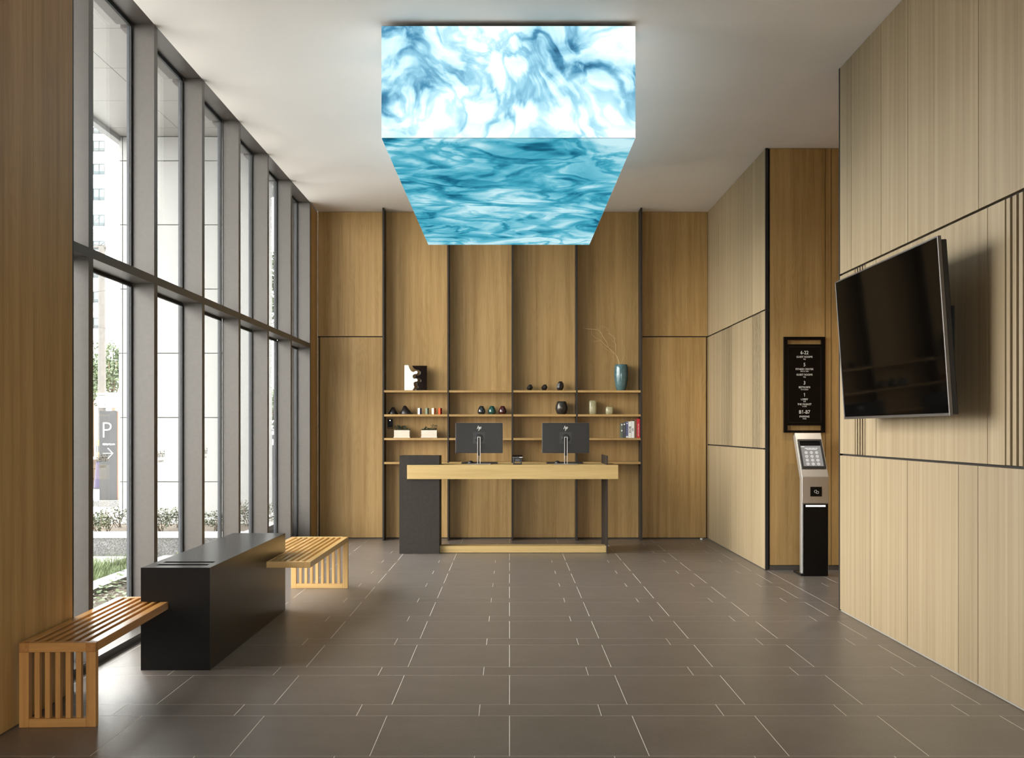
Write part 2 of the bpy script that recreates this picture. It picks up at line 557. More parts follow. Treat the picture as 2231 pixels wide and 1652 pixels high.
M['glass_black'] = plain('smoke_black_glass', (0.012, 0.014, 0.016), 0.05, coat=0.8)
M['glass_green'] = plain('bottle_green_glass', (0.008, 0.055, 0.045), 0.05, coat=0.8)
M['glass_red'] = plain('oxblood_glass', (0.045, 0.006, 0.006), 0.05, coat=0.8)
M['jar'] = plain('pewter_glaze', (0.060, 0.052, 0.045), 0.22, metal=0.6)
M['celadon'] = plain('crackled_celadon', (0.34, 0.30, 0.17), 0.18, noise=0.12, nscale=55, coat=0.4)
M['blue_vase'] = plain('teal_glaze', (0.065, 0.125, 0.135), 0.16, noise=0.25, nscale=45, coat=0.5)
M['twig'] = plain('bleached_twig', (0.50, 0.34, 0.17), 0.7)
M['planter_wood'] = wood('whitewashed_planter', (0.58, 0.50, 0.40), (0.66, 0.58, 0.48), (0.74, 0.66, 0.56), axis='x', broad=40, fine=220)
M['succulent'] = leaf_mat('succulent_leaf', (0.03, 0.055, 0.035), (0.10, 0.15, 0.09))
M['soil'] = plain('dark_soil', (0.06, 0.045, 0.03), 0.95, noise=0.4, nscale=40)

# outdoors
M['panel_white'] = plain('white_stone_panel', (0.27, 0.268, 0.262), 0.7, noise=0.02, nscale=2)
M['panel_shade_lifted'] = plain('shade_lifted_white_panel', (0.80, 0.79, 0.775), 0.7, noise=0.02, nscale=2)  # white panel, colour lightened to make up for shade at the last window
M['panel_beige'] = plain('beige_stone_panel', (0.27, 0.235, 0.20), 0.6, noise=0.05, nscale=2)
M['panel_joint'] = plain('grey_panel_joint', (0.13, 0.13, 0.127), 0.9)
M['soffit'] = plain('soffit_panel', (0.20, 0.195, 0.185), 0.5, noise=0.02, nscale=2)
M['fascia'] = plain('grey_fascia', (0.16, 0.16, 0.16), 0.6)
M['concrete'] = plain('pale_pavement', (0.30, 0.297, 0.29), 0.9, noise=0.35, nscale=1.2)
M['kerb'] = plain('white_kerb_stone', (0.50, 0.495, 0.48), 0.85, noise=0.05, nscale=12)
M['granite'] = granite_mat()
M['grass'] = leaf_mat('grass_blade', (0.08, 0.12, 0.04), (0.20, 0.25, 0.11))
M['leaf'] = leaf_mat('ivy_leaf', (0.06, 0.10, 0.03), (0.17, 0.22, 0.09))
M['shrub'] = leaf_mat('shrub_leaf', (0.035, 0.05, 0.025), (0.13, 0.155, 0.09))
M['tree'] = leaf_mat('tree_leaf', (0.035, 0.055, 0.02), (0.10, 0.13, 0.07))
M['bark'] = plain('bark', (0.14, 0.10, 0.07), 0.9)
M['mulch'] = plain('bark_mulch', (0.09, 0.068, 0.048), 0.95, noise=0.6, nscale=35, bump=0.6)
M['apt'] = plain('white_render', (0.82, 0.82, 0.82), 0.8)
M['apt_glass'] = plain('apartment_window_glass', (0.06, 0.08, 0.085), 0.1)
M['apt_frame'] = plain('apartment_window_frame', (0.045, 0.045, 0.045), 0.6)
M['pole'] = plain('concrete_pole', (0.085, 0.08, 0.075), 0.9, noise=0.1, nscale=6)
M['wire'] = plain('cable', (0.05, 0.05, 0.05), 0.7)
M['white_box'] = plain('white_enclosure', (0.75, 0.74, 0.70), 0.6)
M['sign_grey'] = plain('sign_slate_panel', (0.030, 0.031, 0.033), 0.6, noise=0.06, nscale=9)
M['sign_orange'] = plain('sign_copper_edge', (0.12, 0.06, 0.035), 0.5)
M['cabinet'] = plain('cabinet_grey', (0.12, 0.121, 0.124), 0.6)
M['purple'] = plain('violet_plastic', (0.030, 0.022, 0.055), 0.6)
M['brown'] = plain('brown_box', (0.06, 0.04, 0.028), 0.8)
M['yellow'] = plain('yellow_paint', (0.15, 0.105, 0.035), 0.6)
M['asphalt_dark'] = plain('dark_band', (0.03, 0.03, 0.03), 0.7)
M['gold_decal'] = plain('gold_vinyl', (0.17, 0.14, 0.09), 0.5)
M['lamp_glow'] = plain('downlight_lens', (1, 1, 1), 0.3, emit=(1.0, 0.82, 0.60), estr=12.0)
for _k, _c in {'bk_olive': (0.10, 0.12, 0.09), 'bk_char': (0.055, 0.055, 0.065), 'bk_navy': (0.085, 0.09, 0.20), 'bk_white': (0.72, 0.71, 0.68),
               'bk_brown': (0.14, 0.06, 0.03), 'bk_red': (0.50, 0.015, 0.02), 'cd_white': (0.75, 0.76, 0.78), 'cd_navy': (0.06, 0.075, 0.16),
               'cd_sage': (0.22, 0.26, 0.19), 'cd_moss': (0.10, 0.12, 0.06), 'cd_cream': (0.72, 0.66, 0.52), 'cd_rust': (0.40, 0.16, 0.05), 'cd_orange': (0.68, 0.09, 0.02), 'cd_orange_shade': (0.30, 0.01, 0.01)}.items():
    M[_k] = plain(_k.replace('bk_', 'book_cover_').replace('cd_', 'card_box_'), _c, 0.5)

# ------------------------------------------------------------------ room dimensions
ZC = 4.21                      # ceiling
YB = 12.76                     # back wall
XR = 2.564                     # right wall
XLW = -2.33                    # left timber wall
XM, XG = -2.46, -2.62          # inner face of the mullions, glass
YL = 5.30                      # end of the left timber wall
Y1, Y2 = 7.714, 9.88           # passage on the right
YREAR = -2.0
XP = 6.0                       # end of the passage
rnd = random.Random(7)

# ------------------------------------------------------------------ floor
floor = tag(B(-2.75, XP + 0.2, YREAR - 0.2, YB + 0.2, -0.20, -0.0003).build('floor', M['grout']),
            'dark brown-grey tiled lobby floor with pale joints', 'floor', kind='structure')
tile_mesh = {}


def tile(x0, x1, y0, y1, g=0.0036, stuff=None):
    x0, x1, y0, y1 = x0 + g / 2, x1 - g / 2, y0 + g / 2, y1 - g / 2
    if x1 - x0 < 0.012 or y1 - y0 < 0.012: return
    if stuff is not None:
        stuff.box(x0, x1, y0, y1, -0.0002, 0.0002)
        return
    w, h = round(x1 - x0, 4), round(y1 - y0, 4)
    if (w, h) not in tile_mesh:
        o = B(-w / 2, w / 2, -h / 2, h / 2, -0.0002, 0.0002).build('floor_tile', M['tile'])
        tile_mesh[(w, h)] = o.data
    else:
        o = bpy.data.objects.new('floor_tile', tile_mesh[(w, h)])
        COL.objects.link(o)
    o.parent = floor
    o.location = ((x0 + x1) / 2, (y0 + y1) / 2, 0)


far_tiles = MB()
PER, Y0T = 0.8, 4.854
for k in range(-9, 11):
    for (ya, yb, ox) in ((Y0T + k * PER, Y0T + k * PER + 0.2, 0.45), (Y0T + k * PER + 0.2, Y0T + (k + 1) * PER, 0.0)):
        ya, yb = max(ya, YREAR), min(yb, YB)
        if yb - ya < 0.01: continue
        for n in range(-6, 12):
            xa, xb = ox + n * 0.6, ox + (n + 1) * 0.6
            st = far_tiles if yb < 3.5 else None
            a, b = max(xa, XG), min(xb, XR)
            if b - a > 0.01: tile(a, b, ya, yb, stuff=st)
            a, b = max(xa, XR), min(xb, XP)
            c, d = max(ya, Y1), min(yb, Y2)
            if b - a > 0.01 and d - c > 0.01: tile(a, b, c, d)
_o = far_tiles.build('floor_tiles_beyond', M['tile'], floor)
_o['kind'] = 'stuff'

# ------------------------------------------------------------------ ceiling
tag(B(XM, XP + 0.2, YREAR - 0.2, YB + 0.2, ZC, ZC + 0.2).build('ceiling', M['ceiling']),
    'smooth white plaster ceiling of the lobby', 'ceiling', kind='structure')

# ------------------------------------------------------------------ walls with veneer panels
GAP = 0.006


def panel(parent, mat, axis, face, thick, u0, u1, z0, z1, name='panel', g=GAP):
    """One veneer board; axis 'x' = board lies in a plane X=face, thickness goes to face+thick."""
    u0, u1, z0, z1 = u0 + g / 2, u1 - g / 2, z0 + g / 2, z1 - g / 2
    if axis == 'x':
        return B(face, face + thick, u0, u1, z0, z1).build(name, mat, parent)
    return B(u0, u1, face, face + thick, z0, z1).build(name, mat, parent)


ZA, ZBn = 1.21, 2.60           # horizontal joints of the panelling
GH = 0.009


def zone(parent, mat, axis, face, th, edges, z0, z1, groups=()):
    """Boards between successive edges; groups = {index: n} splits that board into n slats with open grooves."""
    groups = dict(groups)
    for i in range(len(edges) - 1):
        a, b = sorted((edges[i], edges[i + 1]))
        if i in groups:
            n = groups[i]
            w = (b - a) / n
            for q in range(n):
                panel(parent, mat, axis, face, th, a + q * w + 0.013, a + (q + 1) * w - 0.013, z0 + 0.004, z1 - 0.004, name='slat', g=0.0)
        else:
            panel(parent, mat, axis, face, th, a, b, z0, z1)


# right wall, near part
wr = tag(B(XR + 0.022, XR + 0.16, YREAR, Y1 - 0.0, 0, ZC).build('wall_right', M['joint']),
         'oak panelled wall on the right that carries the television', 'wall', kind='structure')
FX = F * XR
up = [Y1 - 0.02] + [FX / (q - VX) for q in (1855, 1919.5, 1977.8, 2131.7)] + [4.83, 4.24, 3.78, 2.83, 2.24, 1.3, 0.4, -0.9, YREAR]
mid = [Y1 - 0.02] + [FX / (q - VX) for q in (1862.8, 1885, 1908.2, 2151.4, 2189.7)] + [4.75, 4.55, 2.90, 2.70, 2.35, 0.7, -0.6, YREAR]
low = [Y1 - 0.02] + [FX / (q - VX) for q in (1895.8, 1976.8, 2087.9, 2130.8)] + [4.70, 4.05, 3.32, 3.08, 2.3, 1.3, 0.2, -1.0, YREAR]
zone(wr, M['oak_daylit'], 'x', XR, 0.02, up, ZBn + GH / 2, ZC)
zone(wr, M['oak_daylit'], 'x', XR, 0.02, mid, ZA + GH / 2, ZBn - GH / 2, {1: 4, 5: 6, 9: 6})
zone(wr, M['oak_daylit'], 'x', XR, 0.02, low, 0.006, ZA - GH / 2)
tag(B(XR - 0.002, XR + 0.16, Y1 - 0.018, Y1, 0, ZC).build('trim_1', M['black']), 'black metal corner trim at the passage end of the television wall', 'trim', kind='structure')
# passage walls
wp = tag(B(XR + 0.16, XP, Y1 - 0.15, Y1, 0, ZC).build('wall_passage_near', M['oak']), 'oak side wall of the passage hidden behind the television wall', 'wall', kind='structure')
tag(B(XP, XP + 0.15, Y1 - 0.15, Y2 + 0.15, 0, ZC).build('wall_passage_end', M['oak']), 'oak end wall closing the side passage', 'wall', kind='structure')
wq = tag(B(XR + 0.03, XP, Y2 + 0.022, Y2 + 0.16, 0, ZC).build('wall_passage', M['joint']),
         'dark oak panelled wall behind the keypad kiosk and directory sign', 'wall', kind='structure')
pe = [XR + 0.03, px(1798, Y2), px(1811, Y2), 3.75, 4.6, 5.3, XP]
zone(wq, M['oak'], 'y', Y2, 0.02, pe, 0.05, ZC)
tag(B(XR + 0.03, XP, Y2 + 0.004, Y2 + 0.021, 0, 0.048).build('baseboard_passage', M['bronze']), 'low grey skirting strip below the passage panelling', 'skirting', kind='structure')
# far right wall
XF = 2.553
wf = tag(B(XF + 0.022, XF + 0.16, Y2 + 0.16, YB, 0, ZC).build('wall_far_right', M['joint']),
         'oak panelled wall between the back wall and the passage', 'wall', kind='structure')
FX = F * XF
Q = lambda q: FX / (q - VX)
zone(wf, M['oak_daylit'], 'x', XF, 0.02, [YB - 0.002, Q(1566), Q(1608), Q(1638.7), Y2 + 0.022], ZBn + GH / 2, ZC)
zone(wf, M['oak_daylit'], 'x', XF, 0.02, [YB - 0.002, Q(1556.4), Q(1572.6), Q(1594.8), Q(1638.7), Q(1657.5), Y2 + 0.022], ZA + GH / 2, ZBn - GH / 2, {2: 9, 4: 6})
zone(wf, M['oak_daylit'], 'x', XF, 0.02, [YB - 0.002, Q(1638), Y2 + 0.022], 0.006, ZA - GH / 2)
tag(B(XF - 0.001, XF + 0.026, Y2 - 0.003, Y2 + 0.020, 0, ZC).build('trim_2', M['black']), 'black metal corner trim beside the kiosk passage', 'trim', kind='structure')

# back wall
XBL = -2.47
wb = tag(B(XBL, XF + 0.16, YB + 0.022, YB + 0.18, 0, ZC).build('wall_back', M['joint']), 'oak panelled back wall behind the reception shelves', 'wall', kind='structure')
YS = YB - 0.23                                    # front edge of shelving
DX = [(834.8 - VX) / F * YS, (976.3 - VX) / F * YS, (1116.3 - VX) / F * YS, (1256.8 - VX) / F * YS, (1397.6 - VX) / F * YS]
for i in range(4):
    panel(wb, M['oak'], 'y', YB, 0.02, DX[i], DX[i + 1], 0.012, ZC)
panel(wb, M['oak'], 'y', YB, 0.02, XBL, DX[0], ZBn + GH / 2, ZC)
panel(wb, M['oak'], 'y', YB, 0.02, DX[4], XF, ZBn + GH / 2, ZC)
panel(wb, M['oak'], 'y', YB, 0.02, XBL, XBL + 0.018, 0.012, ZBn - GH / 2)
panel(wb, M['oak'], 'y', YB, 0.02, XF - 0.012, XF, 0.012, ZBn - GH / 2)
for n, (a, b, t) in enumerate(((XBL + 0.024, DX[0] - 0.004, 'flush oak door between the last window and the shelving'), (DX[4] + 0.004, XF - 0.018, 'flush oak door between the shelving and the far right wall')), 1):
    tag(B(a + 0.006, b - 0.006, YB + 0.001, YB + 0.020, 0.014, ZBn - GH / 2 - 0.002).build('door_%d' % n, M['oak']), t, 'door', kind='structure')
# left timber wall
wl = tag(B(XG - 0.13, XLW - 0.022, YREAR, YL, 0, ZC + 0.2).build('wall_left', M['joint']), 'oak panelled wall in the left foreground beside the near bench', 'wall', kind='structure')
_e = [YL - 0.014, 4.853, 3.9, 2.9, 1.9, 0.9, -0.1, -1.1, YREAR]
for i in range(len(_e) - 1):
    panel(wl, M['oak'], 'x', XLW - 0.02, 0.02, _e[i + 1], _e[i], 0.004, ZC, g=0.002)
tag(B(XLW - 0.15, XLW + 0.001, YL - 0.013, YL, 0, ZC).build('trim_3', M['black']), 'thin black end trim of the left foreground oak wall', 'trim', kind='structure')
# timber return between the last mullion and the back wall
wt = tag(B(XG - 0.1, XBL - 0.022, 12.285, YB + 0.18, 0, ZC + 0.2).build('wall_return', M['joint']), 'narrow oak return between the last window and the back wall', 'wall', kind='structure')
panel(wt, M['oak'], 'x', XBL - 0.02, 0.02, 12.29, YB - 0.002, 0.006, ZC)

# rear wall behind the viewpoint, with glazing added for frontal fill light
rw = tag(MB().cells([XLW, -1.2, 1.2, XR], [YREAR - 0.15, YREAR], [0, 2.6, ZC], lambda i, j, k: not (i == 1 and k == 0)).build('wall_rear', M['oak']),
         'oak wall around the added fill-light glazing behind the viewer', 'wall', kind='structure')
w7 = thing('window_7', (0, YREAR - 0.075, 0), 'glazing added behind the viewer for frontal fill light', 'window', kind='structure')
for q in range(2):
    a = -1.2 + q * 1.2
    B(a + 0.03, a + 1.17, YREAR - 0.08, YREAR - 0.07, 0.05, 2.55).build('pane', M['glass'], w7)
    MB().cells([a, a + 0.03, a + 1.17, a + 1.2], [YREAR - 0.11, YREAR - 0.04], [0, 0.05, 2.55, 2.6], lambda i, j, k: not (i == 1 and k == 1)).build('frame', M['bronze'], w7)

# ------------------------------------------------------------------ window wall
ZT0, ZT1 = 2.412, 2.468
MW = 0.066
far_edge = [5.86 + 1.07 * n for n in range(7)]
for n, fe in enumerate(far_edge):
    m = thing('trim_%d' % (n + 4), (XM - 0.08, fe - MW / 2, 0), ['window mullion nearest the left oak wall', 'second window mullion from the left oak wall', 'third window mullion from the left oak wall',
              'fourth window mullion from the left oak wall', 'fifth window mullion from the left oak wall', 'sixth window mullion from the left oak wall', 'last window mullion beside the back wall corner'][n], 'mullion', kind='structure')
    B(XG + 0.012, XM, fe - MW, fe, 0, ZC).build('post', M['bronze'], m)
    B(XG - 0.032, XG - 0.008, fe - MW + 0.004, fe - 0.004, 0, ZC).build('outer_cap', M['cap'], m)
bays = [(YL, far_edge[0] - MW)] + [(far_edge[n], far_edge[n + 1] - MW) for n in range(6)]
ords = ['narrow window behind the end of the left oak wall', 'first full window, with the parking sign seen outside', 'second full window along the window wall', 'third full window along the window wall',
        'fourth full window along the window wall', 'fifth full window, with the grey cabinet outside', 'last window next to the back wall']
for n, (a, b) in enumerate(bays):
    w = thing('window_%d' % (n if n else 8), (XG, (a + b) / 2, 0), ords[n], 'window', kind='structure')
    # low sill, header and transom
    B(XG - 0.10, XM, a, b, 0.0, 0.045).build('sill', M['bronze'], w)
    B(XG - 0.10, XM, a, b, ZC, ZC + 0.15).build('header', M['bronze'], w)
    B(XG + 0.008, XM, a, b, ZT0, ZT1).build('transom', M['bronze'], w)
    for (z0, z1) in ((0.045, ZT0), (ZT1, ZC)):
        gk = 0.022
        MB().cells([XG - 0.007, XG + 0.010], [a, a + gk, b - gk, b], [z0, z0 + gk, z1 - gk, z1], lambda i, j, k: not (j == 1 and k == 1)).build('gasket', M['gasket'], w)
        p_ = B(XG - 0.006, XG + 0.006, a + gk, b - gk, z0 + gk, z1 - gk).build('pane', M['glass'], w)
        if z0 < 1 and n in (1, 2, 3, 4):
            yd = a + 0.537
            for body, s_, z_, sx_ in (('Fairfield', 0.070, 1.215, 0.80), ('BY MARRIOTT', 0.022, 1.163, 0.85)):
                text(body, s_, (XG - 0.0078, yd, z_), (PI / 2, 0, -PI / 2), M['gold_decal'], w, name='decal', sx=sx_, ext=0.0004)

# ------------------------------------------------------------------ screen box hanging from the ceiling
LX0, LX1, LY0, LY1, LZ0, LZ1 = -0.880, 0.866, 6.81, 10.72, 3.402, 4.178
lb = thing('ceiling_screen', ((LX0 + LX1) / 2, (LY0 + LY1) / 2, LZ0), 'large box-shaped video screen on the ceiling showing blue water', 'screen')
e_ = 0.004
B(LX0 + e_, LX1 - e_, LY0 + e_, LY1 - e_, LZ0 + e_, LZ1).build('housing', M['led_edge'], lb)
B(LX0 + 0.12, LX1 - 0.12, LY0 + 0.12, LY1 - 0.12, LZ1, ZC).build('ceiling_mount', M['black'], lb)
B(LX0 + 0.003, LX1 - 0.003, LY0, LY0 + e_, LZ0 + 0.006, LZ1 - 0.003).build('front_screen', M['led_front'], lb, label='front face showing white and blue foaming water')
B(LX0 + 0.003, LX1 - 0.003, LY0 + 0.006, LY1 - 0.003, LZ0, LZ0 + e_).build('underside_screen', M['led_under'], lb, label='underside showing teal rippling water')
B(LX0, LX0 + e_, LY0 + 0.006, LY1 - 0.006, LZ0 + 0.006, LZ1 - 0.003).build('side_screen', M['led_front'], lb)
B(LX1 - e_, LX1, LY0 + 0.006, LY1 - 0.006, LZ0 + 0.006, LZ1 - 0.003).build('side_screen', M['led_front'], lb)
B(LX0 + 0.006, LX1 - 0.006, LY1 - e_, LY1, LZ0 + 0.006, LZ1 - 0.003).build('rear_screen', M['led_front'], lb)

# ------------------------------------------------------------------ shelving
sh = thing('shelving_unit', (DX[2], YB - 0.115, 0), 'wall-high shelving with dark uprights and oak shelves behind the desk', 'shelving')
for i, x in enumerate(DX):
    B(x - 0.010, x + 0.010, YS, YB - 0.001, 0, ZC).build('upright', M['divider'], sh)
ZS = [pz(q, YS) for q in (850.6, 903.0, 954.6, 1006.8)]     # shelf tops
for i in range(4):
    for z in ZS:
        B(DX[i] + 0.0105, DX[i + 1] - 0.0105, YS + 0.002, YB - 0.001, z - 0.027, z).build('shelf', M['oak_shelf'], sh)
YI = YB - 0.115                                              # line on which shelf objects stand
SX = lambda q: px(q, YI)

# ------------------------------------------------------------------ reception desk
YD = 11.20
rd = thing('reception_desk', (px(1117, YD), YD + 0.36, 0), 'oak reception counter on a charcoal block and thin dark side panel', 'desk')
ZD1, ZD0 = pz(1013.3, YD), pz(1044, YD)
PX0, PX1 = px(870, YD), px(957.5, YD)
CX0, CX1 = px(887, YD - 0.03), px(1347.2, YD - 0.03)
CY0, CY1 = YD - 0.03, YD + 0.70
PT = pz(993.3, YD)
SPX = px(1324.5, YD)
# block with a slot in which the counter lies
MB().cells([PX0, CX0 - 0.001, PX1], [YD, YD + 0.34], [0, ZD0 - 0.001, ZD1 + 0.001, PT], lambda i, j, k: not (i == 1 and k == 1)).build('pedestal', M['desk_black'], rd, bevel=0.0012)
MB().rbox(CX0, CX1, CY0, CY1, ZD0, ZD1, 0.0025).build('counter', M['oak_x'], rd)
MB().box(SPX - 0.012, SPX, YD, YD + 0.66, 0, ZD0).box(SPX - 0.012, SPX, YD, YD + 0.66, ZD1, PT).build('side_panel', M['divider'], rd)
MB().rbox(PX1, SPX - 0.0125, YD + 0.07, YD + 0.25, 0.004, 0.080, 0.002).build('foot_rail', M['oak_x'], rd)


# ------------------------------------------------------------------ monitors, keyboards, mice, terminal on the desk
def monitor(cx, label):
    Yp = YD + 0.17
    o = thing('monitor', (cx, Yp, ZD1), label, 'monitor', 'computer monitors on the counter')
    zt, zb = pz(921.8, Yp), pz(987.6, Yp)
    hw = 0.2715
    sc = MB().rbox(cx - hw, cx + hw, Yp + 0.055, Yp + 0.080, zb, zt, 0.006, 2).build('casing', M['monitor'], o)
    B(cx - hw + 0.006, cx + hw - 0.006, Yp + 0.0802, Yp + 0.0812, zb + 0.012, zt - 0.006).build('display', M['tv_screen'], sc)
    MB().cells([cx - hw - 0.0015, cx - hw + 0.002, cx + hw - 0.002, cx + hw + 0.0015], [Yp + 0.064, Yp + 0.077], [zb - 0.001, zb + 0.002, zt - 0.002, zt + 0.0015],
               lambda i, j, k: not (i == 1 and k == 1)).build('rim', M['tv_bezel'], sc)
    zc = (zt + zb) / 2
    # mounting plate, round boss, hinge
    pl = B(cx - 0.069, cx + 0.069, Yp + 0.0520, Yp + 0.0552, zc - 0.065, zc + 0.070).build('mount_plate', M['dark_plastic'], o)
    mb = MB().lathe([(0.046, 0.0), (0.046, 0.006), (0.040, 0.007)], n=28)
    mb.v = [(cx + x, Yp + 0.0515 - z, zc - 0.002 + y) for x, y, z in mb.v]
    mb.build('boss', M['monitor'], o, normals=True)
    MB().rbox(cx - 0.045, cx + 0.045, Yp + 0.030, Yp + 0.0445, zc - 0.012, zc + 0.012, 0.004).build('hinge', M['dark_plastic'], o)
    # open silver column
    zt2 = pz(952, Yp)
    MB().cells([cx - 0.0175, cx - 0.0125, cx + 0.0125, cx + 0.0175], [Yp, Yp + 0.03], [ZD1 + 0.0085, zt2 - 0.006, zt2], lambda i, j, k: not (i == 1 and k == 0)).build('column', M['silver'], o, bevel=0.001)
    B(cx - 0.0118, cx + 0.0118, Yp + 0.010, Yp + 0.026, ZD1 + 0.10, zt2 - 0.0062).build('column_insert', M['divider'], o)
    MB().tube([(cx - 0.004, Yp + 0.035, ZD1 + 0.16), (cx + 0.004, Yp + 0.04, ZD1 + 0.10), (cx - 0.006, Yp + 0.045, ZD1 + 0.05), (cx - 0.002, Yp + 0.06, ZD1 + 0.012)], 0.003).build('cable', M['dark_plastic'], o)
    MB().rbox(cx - 0.138, cx + 0.138, Yp - 0.05, Yp + 0.15, ZD1 + 0.0005, ZD1 + 0.008, 0.003).build('base', M['silver'], o)
    # slanted-stroke emblem
    k = 0.0095 / 6.353 * 6.353 / 0.0095
    u = YI and (Yp + 0.055) / F / 6.355
    lz = pz(770 + 1038 / 6.355, Yp + 0.055)
    u *= 0.86
    S = lambda a, b: (cx + (a - 1357) * u, lz - (b - 1038) * u)
    lg = MB()
    for (a, b) in (((1347, 997), (1326, 1051)), ((1362, 1016), (1349, 1051)), ((1373, 1016), (1350, 1080)), ((1391, 1016), (1378, 1051))):
        (x0, z0), (x1, z1) = S(*a), S(*b)
        wd = 3.6 * u
        lg.prism([(x0 - wd, z0), (x0 + wd, z0), (x1 + wd, z1), (x1 - wd, z1)], 'y', Yp + 0.0543, Yp + 0.0551)
    (xa, za), (xb, zb2) = S(1338, 1018), S(1361, 1024)
    lg.prism([(xa, zb2), (xb, zb2), (xb + 1.5 * u, za), (xa + 2 * u, za)], 'y', Yp + 0.0543, Yp + 0.0551)
    (xa, za), (xb, zb2) = S(1376, 1045), S(1364, 1051)
    lg.prism([(xb, zb2), (xa, zb2), (xa + 2 * u, za), (xb + 2 * u, za)], 'y', Yp + 0.0543, Yp + 0.0551)
    (xa, za), (xb, zb2) = S(1390, 1016), S(1373, 1022)
    lg.prism([(xb, zb2), (xa - 1.5 * u, zb2), (xa + u, za), (xb + 2 * u, za)], 'y', Yp + 0.0543, Yp + 0.0551)
    lg.build('emblem', M['letter'], o, normals=True, label='small white slanted-stroke emblem')
    return Yp


for i, (cpx, lab) in enumerate(((1043.4, 'left computer monitor seen from behind, nearer the charcoal block'), (1233.0, 'right computer monitor seen from behind, nearer the thin side panel'))):
    cx = px(cpx, YD + 0.17)
    monitor(cx, lab)
    side = ('left', 'right')[i]
    Yk = YD + 0.44
    kb = thing('keyboard', (cx - 0.0, Yk, ZD1), 'flat black keyboard behind the %s monitor' % side, 'keyboard', 'keyboards on the counter')
    MB().rbox(cx - 0.215, cx + 0.215, Yk - 0.065, Yk + 0.065, ZD1 + 0.001, ZD1 + 0.016, 0.005).build('body', M['dark_plastic'], kb)
    kk = MB()
    for r in range(5):
        for c in range(15):
            x = cx - 0.203 + c * 0.0271
            y = Yk - 0.055 + r * 0.0225
            kk.box(x, x + 0.024, y, y + 0.019, ZD1 + 0.016, ZD1 + 0.019)
    kk.build('keys', M['dark_plastic'], kb)['kind'] = 'stuff'
    ms = thing('mouse', (cx - 0.10, YD + 0.285, ZD1), 'black computer mouse beside the %s monitor stand' % side, 'mouse', 'mice on the counter')
    mx_ = px((1025.5, 1214.5)[i], YD + 0.345)
    mbm = MB().lathe([(0.030, 0.001), (0.033, 0.008), (0.031, 0.02), (0.022, 0.032), (0.010, 0.037)], n=20)
    mbm.v = [(mx_ + x, YD + 0.352 + y * 0.95, ZD1 + z) for x, y, z in mbm.v]
    ms.location = (mx_, YD + 0.352, ZD1)
    mbm.build('shell', M['dark_plastic'], ms)
    B(mx_ - 0.003, mx_ + 0.003, YD + 0.365, YD + 0.377, ZD1 + 0.030, ZD1 + 0.037).build('wheel', M['tv_bezel'], ms)

tx = px(1127.3, YD + 0.13)
ty = YD + 0.10
ct = thing('card_terminal', (tx, ty, ZD1), 'small black card terminal standing between the two monitors', 'terminal')
MB().rbox(tx - 0.052, tx + 0.052, ty, ty + 0.10, ZD1 + 0.0005, ZD1 + 0.012, 0.003).build('base', M['dark_plastic'], ct)
for s in (-1, 1):
    MB().rbox(tx + s * 0.042 - 0.008, tx + s * 0.042 + 0.008, ty + 0.02, ty + 0.08, ZD1 + 0.012, ZD1 + 0.075, 0.002).build('bracket', M['dark_plastic'], ct)
MB().rbox(tx - 0.033, tx + 0.033, ty + 0.025, ty + 0.075, ZD1 + 0.030, ZD1 + 0.070, 0.004).build('reader', M['kiosk_black'], ct)
mb = MB().prism([(ty + 0.01, ZD1 + 0.075), (ty + 0.09, ZD1 + 0.095), (ty + 0.09, ZD1 + 0.108), (ty + 0.01, ZD1 + 0.088)], 'x', tx - 0.058, tx + 0.058)
mb.build('display_head', M['kiosk_black'], ct, normals=True)
B(tx + 0.022, tx + 0.058, ty + 0.008, ty + 0.0099, ZD1 + 0.081, ZD1 + 0.087).build('metal_strip', M['silver'], ct)

# ------------------------------------------------------------------ objects on the shelves
Z1s, Z2s, Z3s, Z4s = ZS
u1 = YI / F / 6.355


def zx(x): return SX(830 + x / 6.355)
def zx2(x): return SX(1110 + x / 6.353)


# interlocking sculpture (outlines in zoomed px, y up from the shelf)
sx0 = zx(485)
sc_ = thing('sculpture', (sx0, YI, Z1s), 'glossy white and black interlocking sculpture on the top left shelf', 'sculpture')


def smooth_poly(pts, closed=True, n=6):
    out = []
    m = len(pts)
    for i in range(m):
        p0, p1, p2, p3 = (Vector(pts[(i + k - 1) % m]) for k in range(4))
        for q in range(n):
            t = q / n
            out.append(tuple(0.5 * ((2 * p1) + (-p0 + p2) * t + (2 * p0 - 5 * p1 + 4 * p2 - p3) * t * t + (-p0 + 3 * p1 - 3 * p2 + p3) * t ** 3)))
    return out


def outline(corners, curve):
    """straight run then a smoothed run"""
    c = [Vector(p) for p in curve]
    out = [Vector(p) for p in corners]
    for i in range(len(c) - 1):
        p0, p1, p2, p3 = c[max(i - 1, 0)], c[i], c[i + 1], c[min(i + 2, len(c) - 1)]
        for q in range(6):
            t = q / 6
            out.append(0.5 * ((2 * p1) + (-p0 + p2) * t + (2 * p0 - 5 * p1 + 4 * p2 - p3) * t * t + (-p0 + 3 * p1 - 3 * p2 + p3) * t ** 3))
    out.append(c[-1])
    return out


